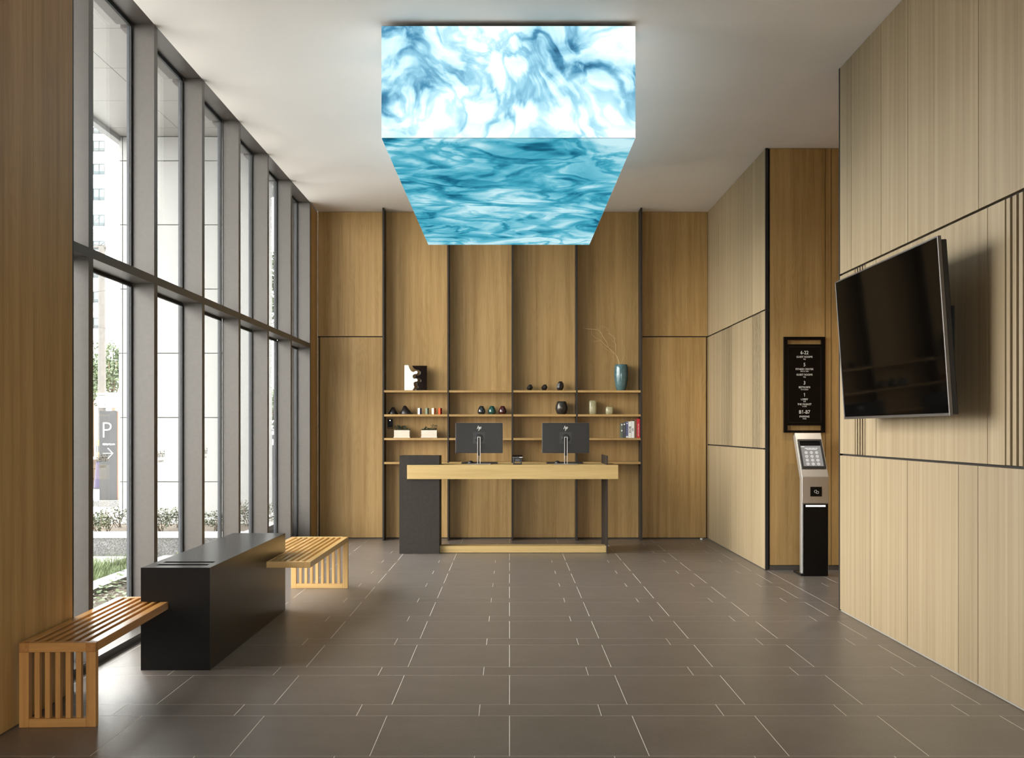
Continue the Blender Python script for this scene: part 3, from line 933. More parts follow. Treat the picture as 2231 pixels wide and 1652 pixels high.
T = lambda p: (sx0 + (p[0] - 485) * u1, Z1s + 0.001 + (508 - p[1]) * u1)
wh = outline([(330, 508), (330, 158), (385, 158)], [(386, 160), (402, 205), (425, 240), (455, 252), (478, 240), (500, 238), (512, 258), (500, 280), (470, 284), (448, 300), (446, 325), (462, 345), (490, 342), (512, 358), (504, 384), (478, 388), (460, 402), (458, 430), (468, 460), (455, 485), (440, 508)])
MB().prism([T(p) for p in wh], 'y', YI - 0.035, YI + 0.035).build('white_half', M['white_gloss'], sc_, normals=True, bevel=0.004, label='white ceramic half with rounded knobs')
bk = outline([(640, 508), (640, 165), (432, 165)], [(433, 166), (455, 198), (490, 222), (525, 228), (545, 250), (540, 285), (515, 305), (490, 300), (475, 318), (490, 335), (530, 335), (552, 360), (545, 390), (515, 398), (498, 412), (505, 440), (515, 465), (490, 488), (485, 508)])
MB().prism([T(p) for p in bk], 'y', YI - 0.035, YI + 0.035).build('black_half', M['black_gloss'], sc_, normals=True, bevel=0.004, label='glossy black ceramic half')

# two dark truncated cones
for q, (a, b, t0, t1, h, lab) in enumerate(((97, 238, 145, 190, 100, 'smaller black cone beside the left upright on the second shelf'), (258, 445, 310, 350, 121, 'larger black cone next to the small colourful boxes'))):
    cx, tcx = zx((a + b) / 2), zx((t0 + t1) / 2)
    r0, r1, H = (b - a) / 2 * u1, (t1 - t0) / 2 * u1, h * u1
    mb = MB()
    n = 24
    ring = lambda c, r, z: [(c + r * math.cos(2 * PI * i / n), YI + r * math.sin(2 * PI * i / n), Z2s + z) for i in range(n)]
    rs = [ring(cx, r0 * 0.93, 0.0005), ring(cx, r0, 0.008), ring(cx + (tcx - cx) * 0.5, (r0 + r1) / 2 * 0.98, H * 0.5), ring(tcx, r1, H * 0.97), ring(tcx, r1 * 0.8, H)]
    v = [p for r in rs for p in r]
    f = [(j * n + i, j * n + (i + 1) % n, (j + 1) * n + (i + 1) % n, (j + 1) * n + i) for j in range(4) for i in range(n)]
    mb.add(v, f, True)
    mb.add(rs[0], [tuple(range(n))[::-1]])
    mb.add(rs[4], [tuple(range(n))])
    o = mb.build('cone_ornament', M['cone_black'], None, normals=False)
    o.location = (0, 0, 0)
    tag(o, lab, 'ornament', 'black cones on the second shelf')

# four small upright boxes turned corner-on
for x, w, l, r, lab in ((537, 56, 'cd_white', 'cd_navy', 'small white and navy box, leftmost of the four little boxes'), (640, 52, 'cd_sage', 'cd_moss', 'small sage green box between the navy and the cream ones'),
                        (732, 60, 'cd_cream', 'cd_rust', 'small cream and rust box next to the orange-red one'), (820, 52, 'cd_orange', 'cd_orange_shade', 'small orange-red box, rightmost of the four little boxes')):
    cx = zx(x)
    hw, H = w / 2 * u1, 88 * u1
    o = thing('card_box', (cx, YI, Z2s), lab, 'box', 'small boxes on the second shelf')
    d = 0.03
    # two facing leaves meeting at the front edge; right colour includes its shade
    MB().prism([(cx - hw, YI), (cx + 0.003, YI - d), (cx + 0.003, YI + d)], 'z', Z2s + 0.0005, Z2s + H).build('left_face', M[l], o, normals=True)
    MB().prism([(cx + 0.0032, YI - d), (cx + hw, YI), (cx + 0.0032, YI + d)], 'z', Z2s + 0.0005, Z2s + H).build('right_face', M[r], o, normals=True)

# three round faceted vases
for x, m_, c_ in ((1392, 'glass_black', 'black'), (1537, 'glass_green', 'green'), (1684, 'glass_red', 'dark red')):
    R, H = 56 * u1, 118 * u1
    mb = MB().lathe([(R * 0.50, 0.0005), (R * 0.74, H * 0.05), (R * 0.93, H * 0.17), (R, H * 0.33), (R * 0.96, H * 0.48), (R * 0.80, H * 0.68), (R * 0.58, H * 0.88), (R * 0.46, H * 0.97), (R * 0.40, H), (R * 0.33, H), (R * 0.30, H * 0.9)], zx(x), YI, n=28)
    mb.v = [(a, b, c + Z2s) for a, b, c in mb.v]
    tag(mb.build('faceted_vase', M[m_]), '%s faceted glass vase on the second shelf' % c_, 'vase', 'faceted vases on the second shelf')

# three black polyhedra on the top shelf
for x, w, h, lab, tw in ((280, 88, 85, 'small black faceted ornament nearest the middle upright, top shelf', 0.2), (482, 88, 85, 'small black faceted ornament in the middle of the three on the top shelf', 0.5), (698, 103, 128, 'taller black faceted ornament, right one on the top shelf', 0.9)):
    R, H = w / 2 * u1, h * u1
    mb = MB().lathe(([(R * 0.55, 0.0005), (R, H * 0.47), (R * 0.88, H * 0.66), (R * 0.42, H)] if h < 100 else [(R * 0.62, 0.0005), (R * 0.95, H * 0.30), (R, H * 0.52), (R * 0.84, H * 0.78), (R * 0.42, H)]), zx2(x), YI, n=7, smooth=False, rot=tw)
    mb.v = [(a + (c / H - 0.3) * 0.012, b, c + Z1s) for a, b, c in mb.v]
    tag(mb.build('faceted_ornament', M['cone_black']), lab, 'ornament', 'black faceted ornaments')

# dark pewter jar
R = 85 * u1
H = 181 * u1
mb = MB().lathe([(R * 0.52, 0.0005), (R * 0.80, H * 0.10), (R, H * 0.42), (R * 0.97, H * 0.62), (R * 0.80, H * 0.90), (R * 0.70, H), (R * 0.62, H), (R * 0.66, H * 0.9)], zx2(720), YI, n=40)
mb.v = [(a, b, c + Z2s) for a, b, c in mb.v]
tag(mb.build('round_jar', M['jar']), 'round dark pewter jar with open mouth on the second shelf', 'jar')
# celadon vases
for x, w, h, lab in ((1151, 107, 195, 'tall pale celadon vase with rounded square sides'), (1383, 110, 108, 'short pale celadon vase with rounded square sides')):
    R, H = w / 2 * u1, h * u1
    mb = MB().lathe([(R * 0.80, 0.0005), (R * 0.93, 0.012), (R, 0.035), (R, H - 0.035), (R * 0.93, H - 0.012), (R * 0.75, H - 0.001), (R * 0.45, H), (R * 0.42, H - 0.01)], zx2(x), YI, n=40, squ=1.8)
    mb.v = [(a, b, c + Z2s) for a, b, c in mb.v]
    tag(mb.build('celadon_vase', M['celadon']), lab, 'vase', 'celadon vases on the second shelf')
# teal vase
vx = zx2(1545)
R, H = 98 * u1, 362 * u1
mb = MB().lathe([(R * 0.60, 0.0005), (R * 0.66, 0.01), (R * 0.86, H * 0.22), (R * 0.97, H * 0.48), (R, H * 0.66), (R * 0.97, H * 0.86), (R * 0.90, H * 0.975), (R * 0.84, H), (R * 0.76, H), (R * 0.74, H * 0.96), (R * 0.70, H * 0.9)], vx, YI, n=48)
mb.v = [(a, b, c + Z1s) for a, b, c in mb.v]
tag(mb.build('tall_vase', M['blue_vase']), 'tall teal glazed vase holding dry twigs on the top right shelf', 'vase')
# dry branch, traced as polylines then given its own depth
ux = YI / F / 9.714
br = thing('dry_branch', (vx, YI, Z1s + 0.02), 'bleached curly dry branch standing in the teal vase', 'branch')
bx = lambda p, d: (SX(1260 + p[0] / 9.714), YI + d, pz(690 + p[1] / 9.714, YI))
polys = [
    ([(885, 1520), (865, 980), (835, 880), (800, 800), (720, 730), (640, 650), (560, 590), (495, 520), (440, 505), (380, 525), (325, 515)], 0.0040, 0.02),
    ([(495, 500), (400, 470), (340, 430), (285, 370), (275, 310)], 0.0018, 0.01),
    ([(640, 650), (600, 540), (540, 460), (490, 380), (430, 300), (370, 280), (290, 272), (180, 265), (130, 250), (95, 228)], 0.0030, -0.03),
    ([(495, 395), (440, 260), (465, 190)], 0.0015, -0.03),
    ([(430, 300), (400, 250), (375, 200)], 0.0013, -0.02),
    ([(800, 800), (790, 700), (790, 600), (760, 530), (775, 470), (730, 410), (625, 350)], 0.0030, -0.01),
    ([(760, 530), (710, 490), (690, 430)], 0.0014, 0.02),
    ([(780, 490), (700, 390), (650, 300), (570, 275)], 0.0016, 0.03),
    ([(640, 270), (590, 225), (530, 205), (465, 210)], 0.0014, 0.03),
    ([(650, 300), (640, 270)], 0.0014, 0.03),
    ([(780, 660), (720, 630), (650, 605), (610, 530), (630, 440)], 0.0014, 0.03),
    ([(800, 800), (700, 750), (600, 690), (520, 630), (470, 560)], 0.0018, 0.04),
    ([(900, 1010), (930, 920), (980, 820), (975, 740), (985, 660), (935, 590), (945, 510), (880, 480)], 0.0013, 0.02),
    ([(850, 990), (810, 900), (805, 840)], 0.0018, 0.015),
    ([(745, 860), (705, 820)], 0.0012, 0.03), ([(500, 480), (460, 400), (375, 330)], 0.0012, 0.0),
]
for i, (pl, r, d) in enumerate(polys):
    n = len(pl)
    pts = [bx(p, d * min(1, k / 4) if n > 4 else d) for k, p in enumerate(pl)]
    if i == 0: pts[0] = (vx, YI, Z1s + 0.03)
    MB().tube(pts, [r * 1.5 * (1 - 0.55 * k / (n - 1)) for k in range(n)], 5).build('twig' if i else 'stem', M['twig'], br)

# planters with succulents
for x, lab, seed in ((294, 'whitewashed box planter beside the card switch', 3), (670, 'whitewashed box planter nearer the second upright', 8)):
    cx = zx(x)
    o = thing('box_planter', (cx, YI, Z3s), lab, 'planter', 'box planters on the third shelf')
    hw = 107 * u1
    zt = Z3s + 107 * u1
    zb = Z3s + 15 * u1
    MB().rbox(cx - 114 * u1, cx + 114 * u1, YI - 0.06, YI + 0.06, Z3s + 0.0005, zb, 0.002).build('tray', M['planter_wood'], o)
    MB().cells([cx - hw, cx - hw + 0.008, cx + hw - 0.008, cx + hw], [YI - 0.052, YI - 0.044, YI + 0.044, YI + 0.052], [zb, zt - 0.012, zt], lambda i, j, k: not (i == 1 and j == 1 and k == 1)).build('box', M['planter_wood'], o)
    B(cx - hw + 0.0085, cx + hw - 0.0085, YI - 0.0435, YI + 0.0435, zt - 0.0118, zt - 0.006).build('soil', M['soil'], o)
    rg = random.Random(seed)
    for k in range(6):
        ax = cx + (-0.075 + 0.03 * k) + rg.uniform(-0.008, 0.008)
        ay = YI + rg.uniform(-0.02, 0.02)
        hh = rg.choice((0.025, 0.04, 0.06)) if k not in (0 if seed == 3 else 5, 1 if seed == 3 else 4) else 0.068
        mb = MB()
        for q in range(26):
            t = rg.random()
            a = rg.uniform(0, 2 * PI)
            r0 = 0.006 + 0.018 * rg.random()
            c = Vector((ax + math.cos(a) * r0 * 0.6, ay + math.sin(a) * r0 * 0.6, zt - 0.008 + t * hh))
            d = Vector((math.cos(a), math.sin(a), rg.uniform(0.2, 1.0))).normalized() * 0.027
            s = d.cross(Vector((0, 0, 1))).normalized() * 0.008
            mb.add([c, c + d * 0.5 + s, c + d, c + d * 0.5 - s], [(0, 1, 2, 3)])
        mb.tube([(ax, ay, zt - 0.010), (ax, ay, zt - 0.008 + hh)], 0.002, 4)
        mb.build('succulent', M['succulent'], o)
# card switch on the back wall
sw = thing('card_switch', (zx(127), YB, pz(923.5, YB)), 'black card switch with a white indicator on the back wall', 'switch')
MB().rbox(px(844.3, YB), px(856, YB), YB - 0.012, YB - 0.0005, pz(934.5, YB), pz(912.9, YB), 0.002).build('plate', M['kiosk_black'], sw)
B(px(849.3, YB), px(850.7, YB), YB - 0.0135, YB - 0.0122, pz(917.2, YB), pz(915.6, YB)).build('indicator', M['bar_light'], sw)
B(px(845.3, YB), px(855, YB), YB - 0.017, YB - 0.0122, pz(933.6, YB), pz(931.5, YB)).build('slot_lip', M['oak_shelf'], sw)

# books
bks = [(1550, 1574, 975, 'bk_olive', 'thin olive grey book at the left end of the row'), (1576, 1617, 968, 'bk_char', 'charcoal book second from the left in the row'), (1619, 1650, 955, 'bk_navy', 'navy blue book beside the white one'),
       (1652, 1692, 950, 'bk_white', 'white book with large black letters on its spine'), (1694, 1734, 945, 'bk_white', 'plain white book beside the brown one'), (1736, 1766, 922, 'bk_brown', 'tall dark brown book beside the red one'), (1768, 1812, 912, 'bk_red', 'tall red book at the right end of the row')]
YF = YS + 0.035
for a, b, t, m_, lab in bks:
    X0, X1 = px(1110 + a / 6.353, YF) - 0.006, px(1110 + b / 6.353, YF) - 0.006
    H = (1178 - t) / 6.353 * YF / F
    o = thing('book', ((X0 + X1) / 2, YF + 0.07, Z3s), lab, 'book', 'books at the right end of the third shelf')
    D = 0.15
    MB().cells([X0, X0 + 0.003, X1 - 0.003, X1], [YF, YF + 0.004, YF + D], [Z3s + 0.0005, Z3s + H], lambda i, j, k: not (i == 1 and j == 1)).build('cover', M[m_], o)
    B(X0 + 0.0032, X1 - 0.0032, YF + 0.0042, YF + D - 0.004, Z3s + 0.004, Z3s + H - 0.004).build('pages', M['bk_white'], o)
    xc = (X0 + X1) / 2
    W = X1 - X0
    rot = (PI / 2, PI / 2, 0)
    dark = plain if False else None
    if lab.startswith('white book'):
        text('BOX', W * 1.12, (xc, YF - 0.0004, Z3s + H * 0.50), rot, M['asphalt_dark'], o, ext=0.0003, bold=0.0006)
    elif m_ == 'bk_red':
        text('THE HEALTH GAP', W * 0.50, (xc, YF - 0.0004, Z3s + H * 0.42), rot, M['letter'], o, ext=0.0003)
    elif lab.startswith('plain'):
        B(xc - W * 0.12, xc + W * 0.12, YF - 0.0006, YF - 0.0001, Z3s + H * 0.40, Z3s + H * 0.58).build('spine_mark', M['asphalt_dark'], o)
    elif m_ == 'bk_olive':
        for q in (0.15, 0.45, 0.85):
            B(X0 + 0.003, X1 - 0.003, YF - 0.0006, YF - 0.0001, Z3s + H * q, Z3s + H * (q + 0.10)).build('spine_mark', M[('cd_moss', 'bk_white', 'bk_white')[int(q * 3)]], o)
    elif m_ in ('bk_char', 'bk_navy'):
        mbk = MB().lathe([(W * 0.26, 0), (W * 0.26, 0.0005)], n=14)
        mbk.v = [(xc + x, YF - 0.0001 - z, Z3s + H * 0.90 + y) for x, y, z in mbk.v]
        mbk.build('spine_badge', M['letter'], o, normals=True)
        B(xc - W * 0.10, xc + W * 0.10, YF - 0.0006, YF - 0.0001, Z3s + H * 0.30, Z3s + H * 0.75).build('spine_mark', M['cabinet'], o)
        if m_ == 'bk_navy':
            B(X0 + 0.001, X1 - 0.001, YF - 0.0006, YF - 0.0001, Z3s + H * 0.02, Z3s + H * 0.12).build('spine_mark', M['bk_white'], o)

# door stop by the right-hand door
ds = MB().lathe([(0.028, 0.0003), (0.028, 0.012), (0.022, 0.02), (0.012, 0.024)], px(1529, YB - 0.08), YB - 0.08, n=20).build('door_stop', M['silver'])
tag(ds, 'small pale metal door stop on the floor by the right door', 'door stop')


# ------------------------------------------------------------------ benches and the black box between them
def bench(name, label, width, n_slats, top, y_end, y_leg, thick, woods, loc, rz, leg_depth=0.036):
    """Local frame: x = 0..width, y = 0 at the leg end, length runs to y_end (may be negative)."""
    b = thing(name, loc, label, 'bench', 'slatted timber benches', rz=rz)
    WL, WU, WC = woods
    sgn = 1 if y_end > 0 else -1
    e = 0.045
    inner = width - 2 * e
    sw_ = 0.0238
    gap = (inner - n_slats * sw_) / (n_slats + 1)
    ya, yb = sorted((0, y_end))
    t0 = top - thick

    def P(x0, x1, y0, y1, z0, z1, nm, m):
        o = MB().rbox(x0, x1, min(y0, y1), max(y0, y1), z0, z1, 0.0016).build(nm, m, b, world=False)
        return o
    # long side rails, end rails
    P(0, e, sgn * leg_depth, y_end, t0, top, 'side_rail', WL)
    P(width - e, width, sgn * leg_depth, y_end, t0, top, 'side_rail', WL)
    P(e + 0.0003, width - e - 0.0003, 0, sgn * leg_depth, t0, top, 'end_rail', WC)
    P(e + 0.0003, width - e - 0.0003, y_end - sgn * 0.036, y_end, t0, top, 'end_rail', WC)
    for x in (0, width - e):
        P(x, x + e, 0, sgn * leg_depth - sgn * 0.0003, t0 + 0.0003, top, 'corner_block', M['end_grain'])
        P(x, x + e, 0, sgn * leg_depth, 0.0005, t0, 'leg', WU)
    P(e + 0.0003, width - e - 0.0003, 0, sgn * leg_depth, 0.0005, 0.042, 'bottom_rail', WC)
    for k in range(n_slats):
        x = e + gap + k * (sw_ + gap)
        P(x, x + sw_, sgn * (leg_depth + 0.0003), y_end - sgn * 0.0363, t0 + 0.004, top - 0.0003, 'seat_slat', WL)
        P(x, x + sw_, sgn * 0.004, sgn * (leg_depth - 0.004), 0.0422, t0 - 0.0002, 'leg_slat', WU)
    return b


teak = (M['teak_y'], M['teak_z'], M['teak_x'])
pine = (M['pine_y'], M['pine_z'], M['pine_x'])
NB_Y = 4.656
bench('slatted_bench', 'near orange-brown slatted bench against the left oak wall', 0.355, 5, 0.398, 1.295, 0, 0.044, teak, (-2.304, NB_Y, 0), math.radians(2.1))
FB_Y0, FB_Y1 = 7.115, 8.756
bench('slatted_bench', 'far light timber slatted bench nearer the reception desk', 0.501, 8, 0.453, -(FB_Y1 + 0.036 - FB_Y0), 0, 0.043, pine, (-1.929, FB_Y1 + 0.036, 0), 0.0)

bx0, bx1, by0, by1, bzt = -2.146, -1.744, 5.771, 7.714, 0.598
gb = thing('divider_box', ((bx0 + bx1) / 2, (by0 + by1) / 2, 0), 'long black metal box between the two slatted benches', 'box unit')
# body with a notch for each bench and two slots in the top
nx1 = -1.985
slots_y = [5.868, 5.925, 5.985, 6.042]
sxa, sxb = -2.095, -1.790
xs = [bx0, sxa, nx1, -1.931, sxb, bx1]
ys = [by0, slots_y[0], slots_y[1], 5.962, slots_y[2], slots_y[3], FB_Y0 - 0.002, by1]
zs = [0, 0.352, 0.400, 0.408, 0.455, 0.50, bzt]


def solid(i, j, k):
    xm, ym, zm = (xs[i] + xs[i + 1]) / 2, (ys[j] + ys[j + 1]) / 2, (zs[k] + zs[k + 1]) / 2
    if 0.352 < zm < 0.400 and ym < 5.962 and xm < nx1: return False
    if 0.408 < zm < 0.455 and ym > FB_Y0 - 0.002 and xm > -1.931: return False
    if zm > 0.50 and sxa < xm < sxb and (slots_y[0] < ym < slots_y[1] or slots_y[2] < ym < slots_y[3]): return False
    return True


MB().cells(xs, ys, zs, solid).build('body', M['box_black'], gb)
for q in (0, 2):
    B(sxa + 0.001, sxb - 0.001, slots_y[q] + 0.001, slots_y[q + 1] - 0.001, 0.5005, 0.506).build('slot_liner', M['slot'], gb)

# ------------------------------------------------------------------ television
TW, TH = 1.67, 0.966
tilt = math.radians(-3.9)
tvc = Vector((2.318, 6.130, EYE + 0.557))
tv = thing('television', tvc, 'large black wall-mounted television tilted down on the right wall', 'television')
# local frame: x = into the wall, y = along the wall, z = up, tilted about y
R4 = Matrix.Rotation(tilt, 4, 'Y')
b_ = 0.010


def tvb(mb, nm, m, **k):
    return mb.build(nm, m, tv, world=False, xf=R4, **k)


tvb(MB().cells([0.0, 0.020], [-TW / 2, -TW / 2 + b_, TW / 2 - b_, TW / 2], [-TH / 2, -TH / 2 + b_ * 1.6, TH / 2 - b_, TH / 2], lambda i, j, k: not (j == 1 and k == 1)), 'bezel', M['tv_bezel'], bevel=0.0015)
tvb(B(0.004, 0.019, -TW / 2 + b_ + 0.0005, TW / 2 - b_ - 0.0005, -TH / 2 + b_ * 1.6 + 0.0005, TH / 2 - b_ - 0.0005), 'screen', M['tv_screen'])
tvb(MB().rbox(0.0202, 0.052, -TW / 2 + 0.006, TW / 2 - 0.006, -TH / 2 + 0.006, TH / 2 - 0.02, 0.004), 'back_cover', M['dark_plastic'])
tvb(MB().rbox(0.0522, 0.075, -0.55, 0.55, -0.36, 0.15, 0.01), 'electronics_box', M['dark_plastic'])
xw = XR - tvc.x
for s in (-1, 1):
    MB().rbox(0.074, 0.094, s * 0.30 - 0.02, s * 0.30 + 0.02, -0.28, 0.28, 0.003).build('bracket_rail', M['dark_plastic'], tv, world=False, xf=R4)
MB().box(xw - 0.016, xw - 0.001, -0.42, 0.42, -0.16, 0.16).build('wall_plate', M['dark_plastic'], tv, world=False)
for s in (-1, 1):
    MB().tube([(0.09, s * 0.26, 0.0), (0.155, s * 0.12, 0.0), (xw - 0.012, s * 0.22, 0.0)], 0.016, 8).build('arm', M['dark_plastic'], tv, world=False)

# ------------------------------------------------------------------ directory sign
YSg = Y2 - 0.030
sg = thing('directory_sign', (px(1753, YSg), Y2, pz(943, YSg)), 'tall black framed floor directory sign on the passage wall', 'sign')
GX = lambda q: px(1690 + q / 7.18, YSg)
GZ = lambda q: pz(720 + q / 7.18, YSg)
xs = [GX(130), GX(187), GX(715), GX(772)]
zs = [GZ(q) for q in (1600, 1565, 1487, 217, 148, 100)]
MB().cells(xs, [YSg, Y2 - 0.001], zs, lambda i, j, k: not (i == 1 and k in (1, 2, 3))).build('frame', M['sign_black'], sg, bevel=0.0012)
B(GX(187) + 0.0005, GX(715) - 0.0005, YSg + 0.006, Y2 - 0.002, GZ(1487), GZ(217)).build('panel', M['sign_black'], sg)
MB().cells([GX(196), GX(201), GX(706), GX(711)], [YSg + 0.0045, YSg + 0.0059], [GZ(1442), GZ(1437), GZ(262), GZ(257)], lambda i, j, k: (i != 1 or k != 1)).build('inner_edge', M['dark_plastic'], sg)
rows = [('6-22', 350, 56), ('GUEST ROOMS', 416, 30), ('객실', 452, 20), ('5', 538, 56), ('FITNESS CENTER', 608, 30), ('피트니스 센터', 643, 20), ('GUEST ROOMS', 695, 30), ('객실', 732, 20),
        ('3', 823, 56), ('BISTRO870', 892, 30), ('비스트로870', 928, 20), ('1', 1012, 56), ('LOBBY', 1080, 30), ('로비', 1115, 20), ('THE MARKET', 1158, 30), ('더 마켓', 1192, 20), ('B1-B7', 1280, 56), ('PARKING', 1350, 30), ('주차장', 1385, 20)]
for body, yy, cap in rows:
    h = cap / 7.18 * YSg / F
    text(body.replace('1', '\U0001D7E3'), h / (0.72 if cap > 20 else 0.80), (GX(453), YSg + 0.0052, GZ(yy)), (PI / 2, 0, 0), M['letter'], sg, sx=0.90, ext=0.0004)

# ------------------------------------------------------------------ keypad kiosk
YK = 9.478
KX0, KX1 = px(1747.6, YK), px(1806, YK)
zb_, zt_ = pz(1040, YK), 1.372
yt_ = YK + 0.245
kz = pz(1097, YK)
ko = thing('keypad_kiosk', ((KX0 + KX1) / 2, YK + 0.05, 0), 'slim steel and black keypad kiosk under the directory sign', 'kiosk')
MB().box(KX0 - 0.006, KX1 - 0.02, YK + 0.01, YK + 0.27, 0.0005, 0.022).build('base_plate', M['kiosk_black'], ko)
# bent steel shell: profile in (y, z)
prof = [(YK, kz), (YK, zb_), (yt_, zt_), (yt_ + 0.060, zt_ - 0.036), (YK + 0.082, zb_ - 0.02), (YK + 0.082, 0.0225), (YK + 0.012, 0.0225), (YK + 0.012, kz)]
MB().prism(prof, 'x', KX0, KX1).build('shell', M['steel'], ko, normals=True, bevel=0.004)
MB().rbox(KX0 + 0.010, KX1 - 0.008, YK - 0.001, YK + 0.0115, 0.004, kz - 0.006, 0.002).build('front_panel', M['kiosk_black'], ko)
B(KX0 + 0.035, KX1 - 0.035, YK - 0.004, YK - 0.0012, pz(1104.2, YK), pz(1101.2, YK)).build('light_bar', M['bar_light'], ko)
B(KX0 + 0.078, KX1 - 0.068, YK - 0.002, YK - 0.0002, pz(1082, YK), pz(1061, YK)).build('card_reader', M['kiosk_black'], ko)
cxk, czk = KX0 + 0.137, pz(1072, YK)


def ring(cx, cz, r, w, y, n=24, rot=0.0, sides=None):
    mb = MB()
    n = sides or n
    v, f = [], []
    for i in range(n):
        a = 2 * PI * i / n + rot
        for rr in (r - w / 2, r + w / 2):
            for dy in (0, 0.0006):
                v.append((cx + rr * math.cos(a), y - dy, cz + rr * math.sin(a)))
    for i in range(n):
        p_, q_ = i * 4, ((i + 1) % n) * 4
        f += [(p_, p_ + 2, q_ + 2, q_), (p_ + 1, q_ + 1, q_ + 3, p_ + 3), (p_ + 2, p_ + 3, q_ + 3, q_ + 2), (p_, q_, q_ + 1, p_ + 1)]
    return mb.add(v, f)


ring(cxk - 0.008, czk + 0.004, 0.014, 0.0035, YK - 0.0022, sides=6).build('reader_symbol', M['letter'], ko)
ring(cxk + 0.010, czk - 0.005, 0.014, 0.0035, YK - 0.0022, rot=PI / 4, sides=4).build('reader_symbol', M['letter'], ko)
# tilted face frame: u across, v down from the top edge, w outwards
top_ = Vector((KX0, yt_, zt_))
dn = Vector((0, YK - yt_, zb_ - zt_))
VL = dn.length
dn.normalize()
nn = Vector((1, 0, 0)).cross(dn).normalized()
if nn.y > 0: nn = -nn
KW = KX1 - KX0
MT = Matrix(((1, dn.x, nn.x, top_.x), (0, dn.y, nn.y, top_.y), (0, dn.z, nn.z, top_.z), (0, 0, 0, 1)))


def onface(mb):
    mb.v = [tuple(MT @ Vector((u * KW, v * VL, w))) for u, v, w in mb.v]
    return mb


onface(MB().cells([0.05, 0.12, 0.885, 0.955], [0.16, 0.205, 0.765, 0.81], [0.0003, 0.012], lambda i, j, k: not (i == 1 and j == 1))).build('screen_bezel', M['dark_plastic'], ko, normals=True, bevel=0.002)
onface(MB().box(0.12, 0.885, 0.205, 0.30, 0.0004, 0.0030)).build('screen_hood', M['kiosk_black'], ko, normals=True)
scn = onface(MB().box(0.125, 0.88, 0.30, 0.76, 0.0004, 0.0025)).build('touch_screen', M['screen_grey'], ko, normals=True)
for r in range(4):
    for c in range(3):
        uu, vv = 0.30 + c * 0.20, 0.455 + r * 0.085
        rg_ = ring(0, 0, 0.0125, 0.0028, 0)
        rg_.v = [tuple(MT @ Vector((uu * KW + x, vv * VL - z, 0.0028 - y))) for x, y, z in rg_.v]
        k_ = rg_.build('key', M['key_white'], scn)
        dt = onface(MB().box(uu - 0.012, uu + 0.012, vv - 0.010, vv + 0.010, 0.0027, 0.0032))
        dt.build('key_mark', M['key_white'], scn, normals=True)
for q, (ua, ub) in enumerate(((0.28, 0.40), (0.42, 0.52), (0.54, 0.66), (0.68, 0.76))):
    onface(MB().box(ua, ub, 0.350, 0.362, 0.0027, 0.0031)).build('screen_mark', M['key_white'], scn, normals=True)
onface(MB().box(0.34, 0.72, 0.380, 0.387, 0.0027, 0.0031)).build('screen_mark', M['key_white'], scn, normals=True)
onface(MB().box(0.14, 0.27, 0.315, 0.328, 0.0027, 0.0031)).build('screen_mark', M['key_white'], scn, normals=True)

# recessed downlight in the passage ceiling above the kiosk
dl = thing('downlight', (3.25, 8.75, ZC), 'round recessed ceiling downlight inside the side passage', 'lamp')
MB().lathe([(0.055, ZC - 0.004), (0.055, ZC - 0.0005)], 3.25, 8.75, n=24).build('trim_ring', M['silver'], dl)
MB().lathe([(0.040, ZC - 0.006), (0.040, ZC - 0.0042)], 3.25, 8.75, n=24).build('lens', M['lamp_glow'], dl)
sl = bpy.data.lights.new('downlight_beam', 'SPOT')
sl.energy = 160
sl.spot_size = math.radians(75)
sl.spot_blend = 0.6
sl.color = (1.0, 0.86, 0.68)
sl.shadow_soft_size = 0.04
so = bpy.data.objects.new('downlight_beam', sl)
COL.objects.link(so)
so.parent = dl
so.location = (0, 0, -0.02)

# ------------------------------------------------------------------ outdoors
ZG = -0.03
tag(B(-140, 60, -40, 240, ZG - 0.3, ZG - 0.001 - 0.18).build('street_ground', M['concrete']), 'pale grey street paving outside the windows', 'pavement', kind='structure')
tag(B(-30, -2.76, -6, 40, ZG - 0.17, ZG).build('forecourt', M['concrete']), 'pale paved forecourt in front of the window wall', 'pavement', kind='structure')

# canopy soffit with panels
cn = thing('canopy', (-4.3, 9, 5.83), 'flat grey canopy soffit over the forecourt seen through the windows', 'canopy')
B(-5.92, XG - 0.12, -3, 19, 5.86, 6.1).build('slab', M['panel_joint'], cn)
xe = [-5.87, -4.87, -3.80, XG - 0.12]
ye = [10.93 + 1.20 * q for q in range(-4, 7)]
for i in range(3):
    for j in range(len(ye) - 1):
        B(xe[i] + 0.004, xe[i + 1] - 0.004, ye[j] + 0.004, ye[j + 1] - 0.004, 5.83, 5.859).build('soffit_panel', M['soffit'], cn)
B(-5.87, XG - 0.12, -3, ye[0] - 0.004, 5.83, 5.859).build('soffit_panel', M['soffit'], cn)
B(-5.98, -5.875, -3, 19, 5.76, 6.15).build('fascia', M['fascia'], cn)
# upper facade above the ceiling line
tag(B(XG - 0.12, XG + 0.02, YREAR, YB + 0.4, ZC + 0.15, 6.1).build('wall_facade', M['panel_white']), 'white outer facade strip above the window heads', 'wall', kind='structure')


